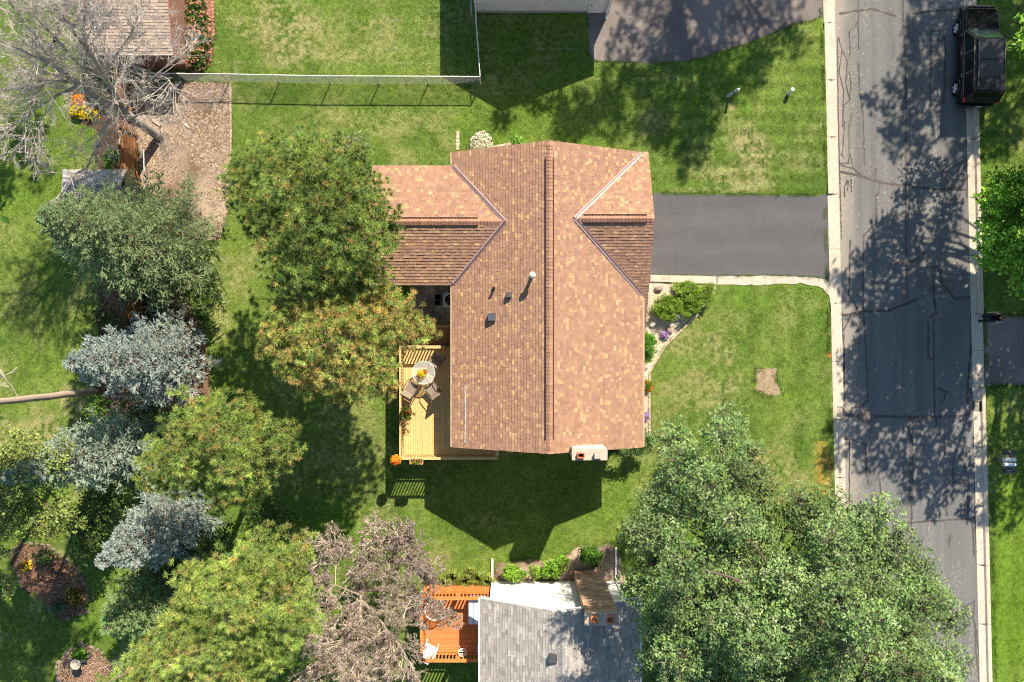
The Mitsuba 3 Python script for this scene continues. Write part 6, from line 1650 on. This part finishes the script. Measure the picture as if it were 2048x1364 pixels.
part('top', k, bones([(J(0, 0, hipz + .02), .135, J(-.01, 0, 1.14), .118), (J(-.01, 0, 1.14), .122, J(-.02, 0, 1.33), .112), (J(-.02, .105, 1.345), .085, J(-.02, -.105, 1.345), .085), (J(0, .06, hipz + .02), .10, J(0, -.06, hipz + .02), .10)], .03, 5), (.012, .012, .014), 'rough', True)
part('trousers', k, bones([(J(0, .06, hipz + .04), .115, J(0, -.06, hipz + .04), .115)] + [q for s in (1, -1) for kn in [J(.10 if s > 0 else .02, s * .095, .47)] for q in ((J(0, s * .085, hipz), .108, kn, .073), (kn, .073, foot[s] + [0, 0, .05], .058))], .03, 5), (.035, .045, .075), 'rough', True)
for s in (1, -1):
    part('shoe', k, bones([(foot[s] + [0, 0, -.03], .05, foot[s] + (J(.14, 0, 0) - J(0, 0, 0)) + [0, 0, -.045], .04)], .02, 3), (.03, .03, .04) if s > 0 else (.03, .03, .04), 'rough', True)
    part('shoe_tip', k, bones([(foot[s] + (J(.15, 0, 0) - J(0, 0, 0)) + [0, 0, -.05], .035, foot[s] + (J(.17, 0, 0) - J(0, 0, 0)) + [0, 0, -.05], .03)], .02, 2), (.6, .6, .6), 'rough', True)
part('hair', k, bones([(J(-.03, 0, 1.58), .095, J(.0, 0, 1.63), .088), (J(-.05, .0, 1.56), .085, J(-.085, 0, 1.42), .06), (J(-.03, .05, 1.55), .06, J(-.06, .06, 1.45), .05), (J(-.03, -.05, 1.55), .06, J(-.06, -.06, 1.45), .05)], .02, 4), (.20, .075, .05), 'rough', True)
for s in (1, -1):
    part('eye', k, trimesh.creation.icosphere(1, .011).apply_translation(J(.095, s * .032, 1.575)), (.02, .015, .012))
part('nose', k, bones([(J(.092, 0, 1.57), .009, J(.108, 0, 1.545), .013)], .008, 2), SK, 'rough', True)
part('mouth', k, bones([(J(.085, .02, 1.505), .008, J(.085, -.02, 1.505), .008)], .008, 1), (.42, .16, .13), 'rough', True)
for s in (1, -1):
    part('ear', k, bones([(J(.0, s * .088, 1.585), .016, J(.0, s * .086, 1.545), .012)], .01, 2), SK, 'rough', True)

# ---------------------------------------------------------------- ground litter
def scatter_in(poly, n, r):
    x0, y0, x1, y1 = poly.bounds
    p = np.column_stack([r.uniform(x0, x1, n), r.uniform(y0, y1, n)])
    return p[contains_xy(poly, p[:, 0], p[:, 1])]
r_ = np.random.default_rng(601)
def chips(p, z, L, w, h, pal, wts, r):
    n = len(p); a = r.uniform(0, 6.28, n); l_ = L * r.uniform(.5, 1.3, n); w_ = w * r.uniform(.6, 1.3, n)
    e = np.column_stack([np.cos(a), np.sin(a), r.normal(0, .22, n)]) * l_[:, None] / 2; s = np.column_stack([-np.sin(a), np.cos(a), r.normal(0, .22, n)]) * w_[:, None] / 2
    c = np.column_stack([p, z + h * r.uniform(.3, 1, n)])
    Vv = np.stack([c - e - s, c + e - s, c + e + s, c - e + s, c - A([0, 0, h])], 1).reshape(-1, 3)
    f = (np.array([[0, 1, 2], [0, 2, 3], [0, 4, 1], [1, 4, 2], [2, 4, 3], [3, 4, 0]])[None] + (np.arange(n) * 5)[:, None, None]).reshape(-1, 3)
    return MB().add(Vv, f, np.repeat(pick(pal, wts, n, r, .14), 5, 0))
CHP = [(.46, .37, .295), (.33, .24, .18), (.56, .48, .40), (.16, .105, .075), (.26, .17, .12)]
p = scatter_in(mulch_poly, 24000, r_)
dk_ = meshkit.fbm(np.column_stack([p * .55, np.full(len(p), 2.0)]), 3, 3)
p = p[r_.random(len(p)) < np.where(dk_ > .49, .12, 1)]
part('wood_chips', mulch, chips(p, .012, .085, .032, .018, CHP, [3, 3, 2, 1.6, 1.6], r_), mat='rough', kind='stuff')
part('pebbles', gravel, chips(scatter_in(gravel_poly, 9000, r_), .012, .05, .04, .025, [(.68, .58, .45), (.56, .46, .35), (.76, .69, .58), (.45, .36, .28)], [3, 2, 2, 1], r_), mat='rough', kind='stuff')
part('wood_chips', bed4k, chips(scatter_in(bed4.intersection(bed4), 5000, r_), .012, .08, .035, .02, [(.28, .15, .09), (.18, .10, .07), (.36, .24, .16)], [2, 2, 1], r_), mat='rough', kind='stuff')
part('wood_chips', bed5k, chips(scatter_in(bed5, 5000, r_), .012, .08, .035, .02, [(.30, .20, .14), (.40, .30, .24), (.2, .12, .08)], [2, 2, 1], r_), mat='rough', kind='stuff')
part('wood_chips', bed8k, chips(scatter_in(bed8, 4000, r_), .012, .09, .04, .02, [(.42, .18, .13), (.34, .15, .11), (.5, .26, .2)], [2, 2, 1], r_), mat='rough', kind='stuff')
# leaves blown onto street and lawns
LV = [(.62, .55, .22), (.55, .42, .15), (.68, .62, .35), (.45, .28, .12)]
p = scatter_in(road_poly.intersection(sbox(10, -20, 30, 20)), 1500, r_)
p = p[r_.random(len(p)) < np.where(p[:, 1] > 3, .9, .25)]
solo('fallen_leaves', chips(p[:420], .015, .05, .035, .008, LV, [3, 2, 2, 1], r_), 'small yellow leaves scattered over the street', 'leaves', mat='rough', kind='stuff')
big = unary_union([GP([(-40, 560), (240, 560), (200, 900), (-40, 1364)]), GP([(680, 960), (1000, 960), (1180, 1100), (860, 1130), (700, 1050)]), GP([(0, 1150), (240, 1150), (240, 1364), (0, 1364)])])
p = scatter_in(big, 9000, r_)[:900]
solo('fallen_leaves', chips(p, .03, .04, .03, .01, [(.36, .30, .16), (.42, .38, .26), (.32, .2, .1)], [2, 2, 1], r_), 'pale fallen leaves sprinkled over the lawns under the trees', 'leaves', mat='rough', kind='stuff')

# ---------------------------------------------------------------- grass blades over the lawn sheet
hard = unary_union([road_poly.buffer(.62), drive_poly, d2, d3, mulch_poly, gravel_poly, dirt_poly, patio_poly, bed3, bed4, bed5, bed6, bed7, bed8, GP([(1300, 545), (1664, 548), (1664, 605), (1640, 574), (1434, 571), (1300, 564)]), sbox(XL + .4, YB2 + .3, XR - .4, YT - .4), sbox(LX + .4, 2.9, XL + .5, 7.6), sbox(xl2 + .4, -20, xr2 - .4, -12.0)])
hp_ = prepared.prep(hard)
N = 620000
p = np.column_stack([r_.uniform(-26.5, 26.5, N), r_.uniform(-18, 18, N)])
p = p[~contains_xy(hard, p[:, 0], p[:, 1])]
edges = [GP([(lx(y), y) for y in (-60, 1420)] + [(lx(y) - 9, y) for y in (1420, -60)]), GP([(rx(y), y) for y in (-60, 1420)] + [(rx(y) + 10, y) for y in (1420, -60)])]
edges += [g.buffer(.10).difference(g.buffer(-.09)) for g in (drive_poly, d2, d3, mulch_poly, gravel_poly, dirt_poly, bed3, bed4, bed5, bed8)]
pe = np.vstack([scatter_in(g, int(min(60000, 900 * (g.bounds[2] - g.bounds[0] + .2) * (g.bounds[3] - g.bounds[1] + .2))), r_) for g in edges])
pe = pe[~contains_xy(road_poly.buffer(.55), pe[:, 0], pe[:, 1]) & (np.abs(pe[:, 0]) < 27) & (np.abs(pe[:, 1]) < 18)]
pe = pe[meshkit.noise(np.column_stack([pe * 2.2, pe[:, :1] * 0]), 4) > .38]
ne = len(p); p = np.vstack([p, pe])
n = len(p)
a = r_.uniform(0, 6.28, n); hh = r_.uniform(.02, .055, n); hh[ne:] *= 1.6; ln = r_.uniform(.015, .06, n); ln[ne:] *= 1.6; wd = r_.uniform(.008, .016, n)
e = np.column_stack([np.cos(a), np.sin(a)])
s = np.column_stack([-np.sin(a), np.cos(a)]) * wd[:, None]
zg = verge_h(p) + .002
hh = hh + zg
c = np.column_stack([p, zg])
Vv = np.stack([c - np.column_stack([s, s[:, 0] * 0]), c + np.column_stack([s, s[:, 0] * 0]), np.column_stack([p + e * ln[:, None], hh])], 1).reshape(-1, 3)
gk = new_key('grass')
ff = np.arange(3 * n).reshape(-1, 3)
nz = np.cross(Vv[1::3] - Vv[0::3], Vv[2::3] - Vv[0::3])[:, 2]
ff[nz < 0] = ff[nz < 0][:, ::-1]
scene[gk] = mikit.ply((Vv, ff), 'turf')
tag(gk, 'short mown grass covering the lawns', 'grass', kind='stuff')
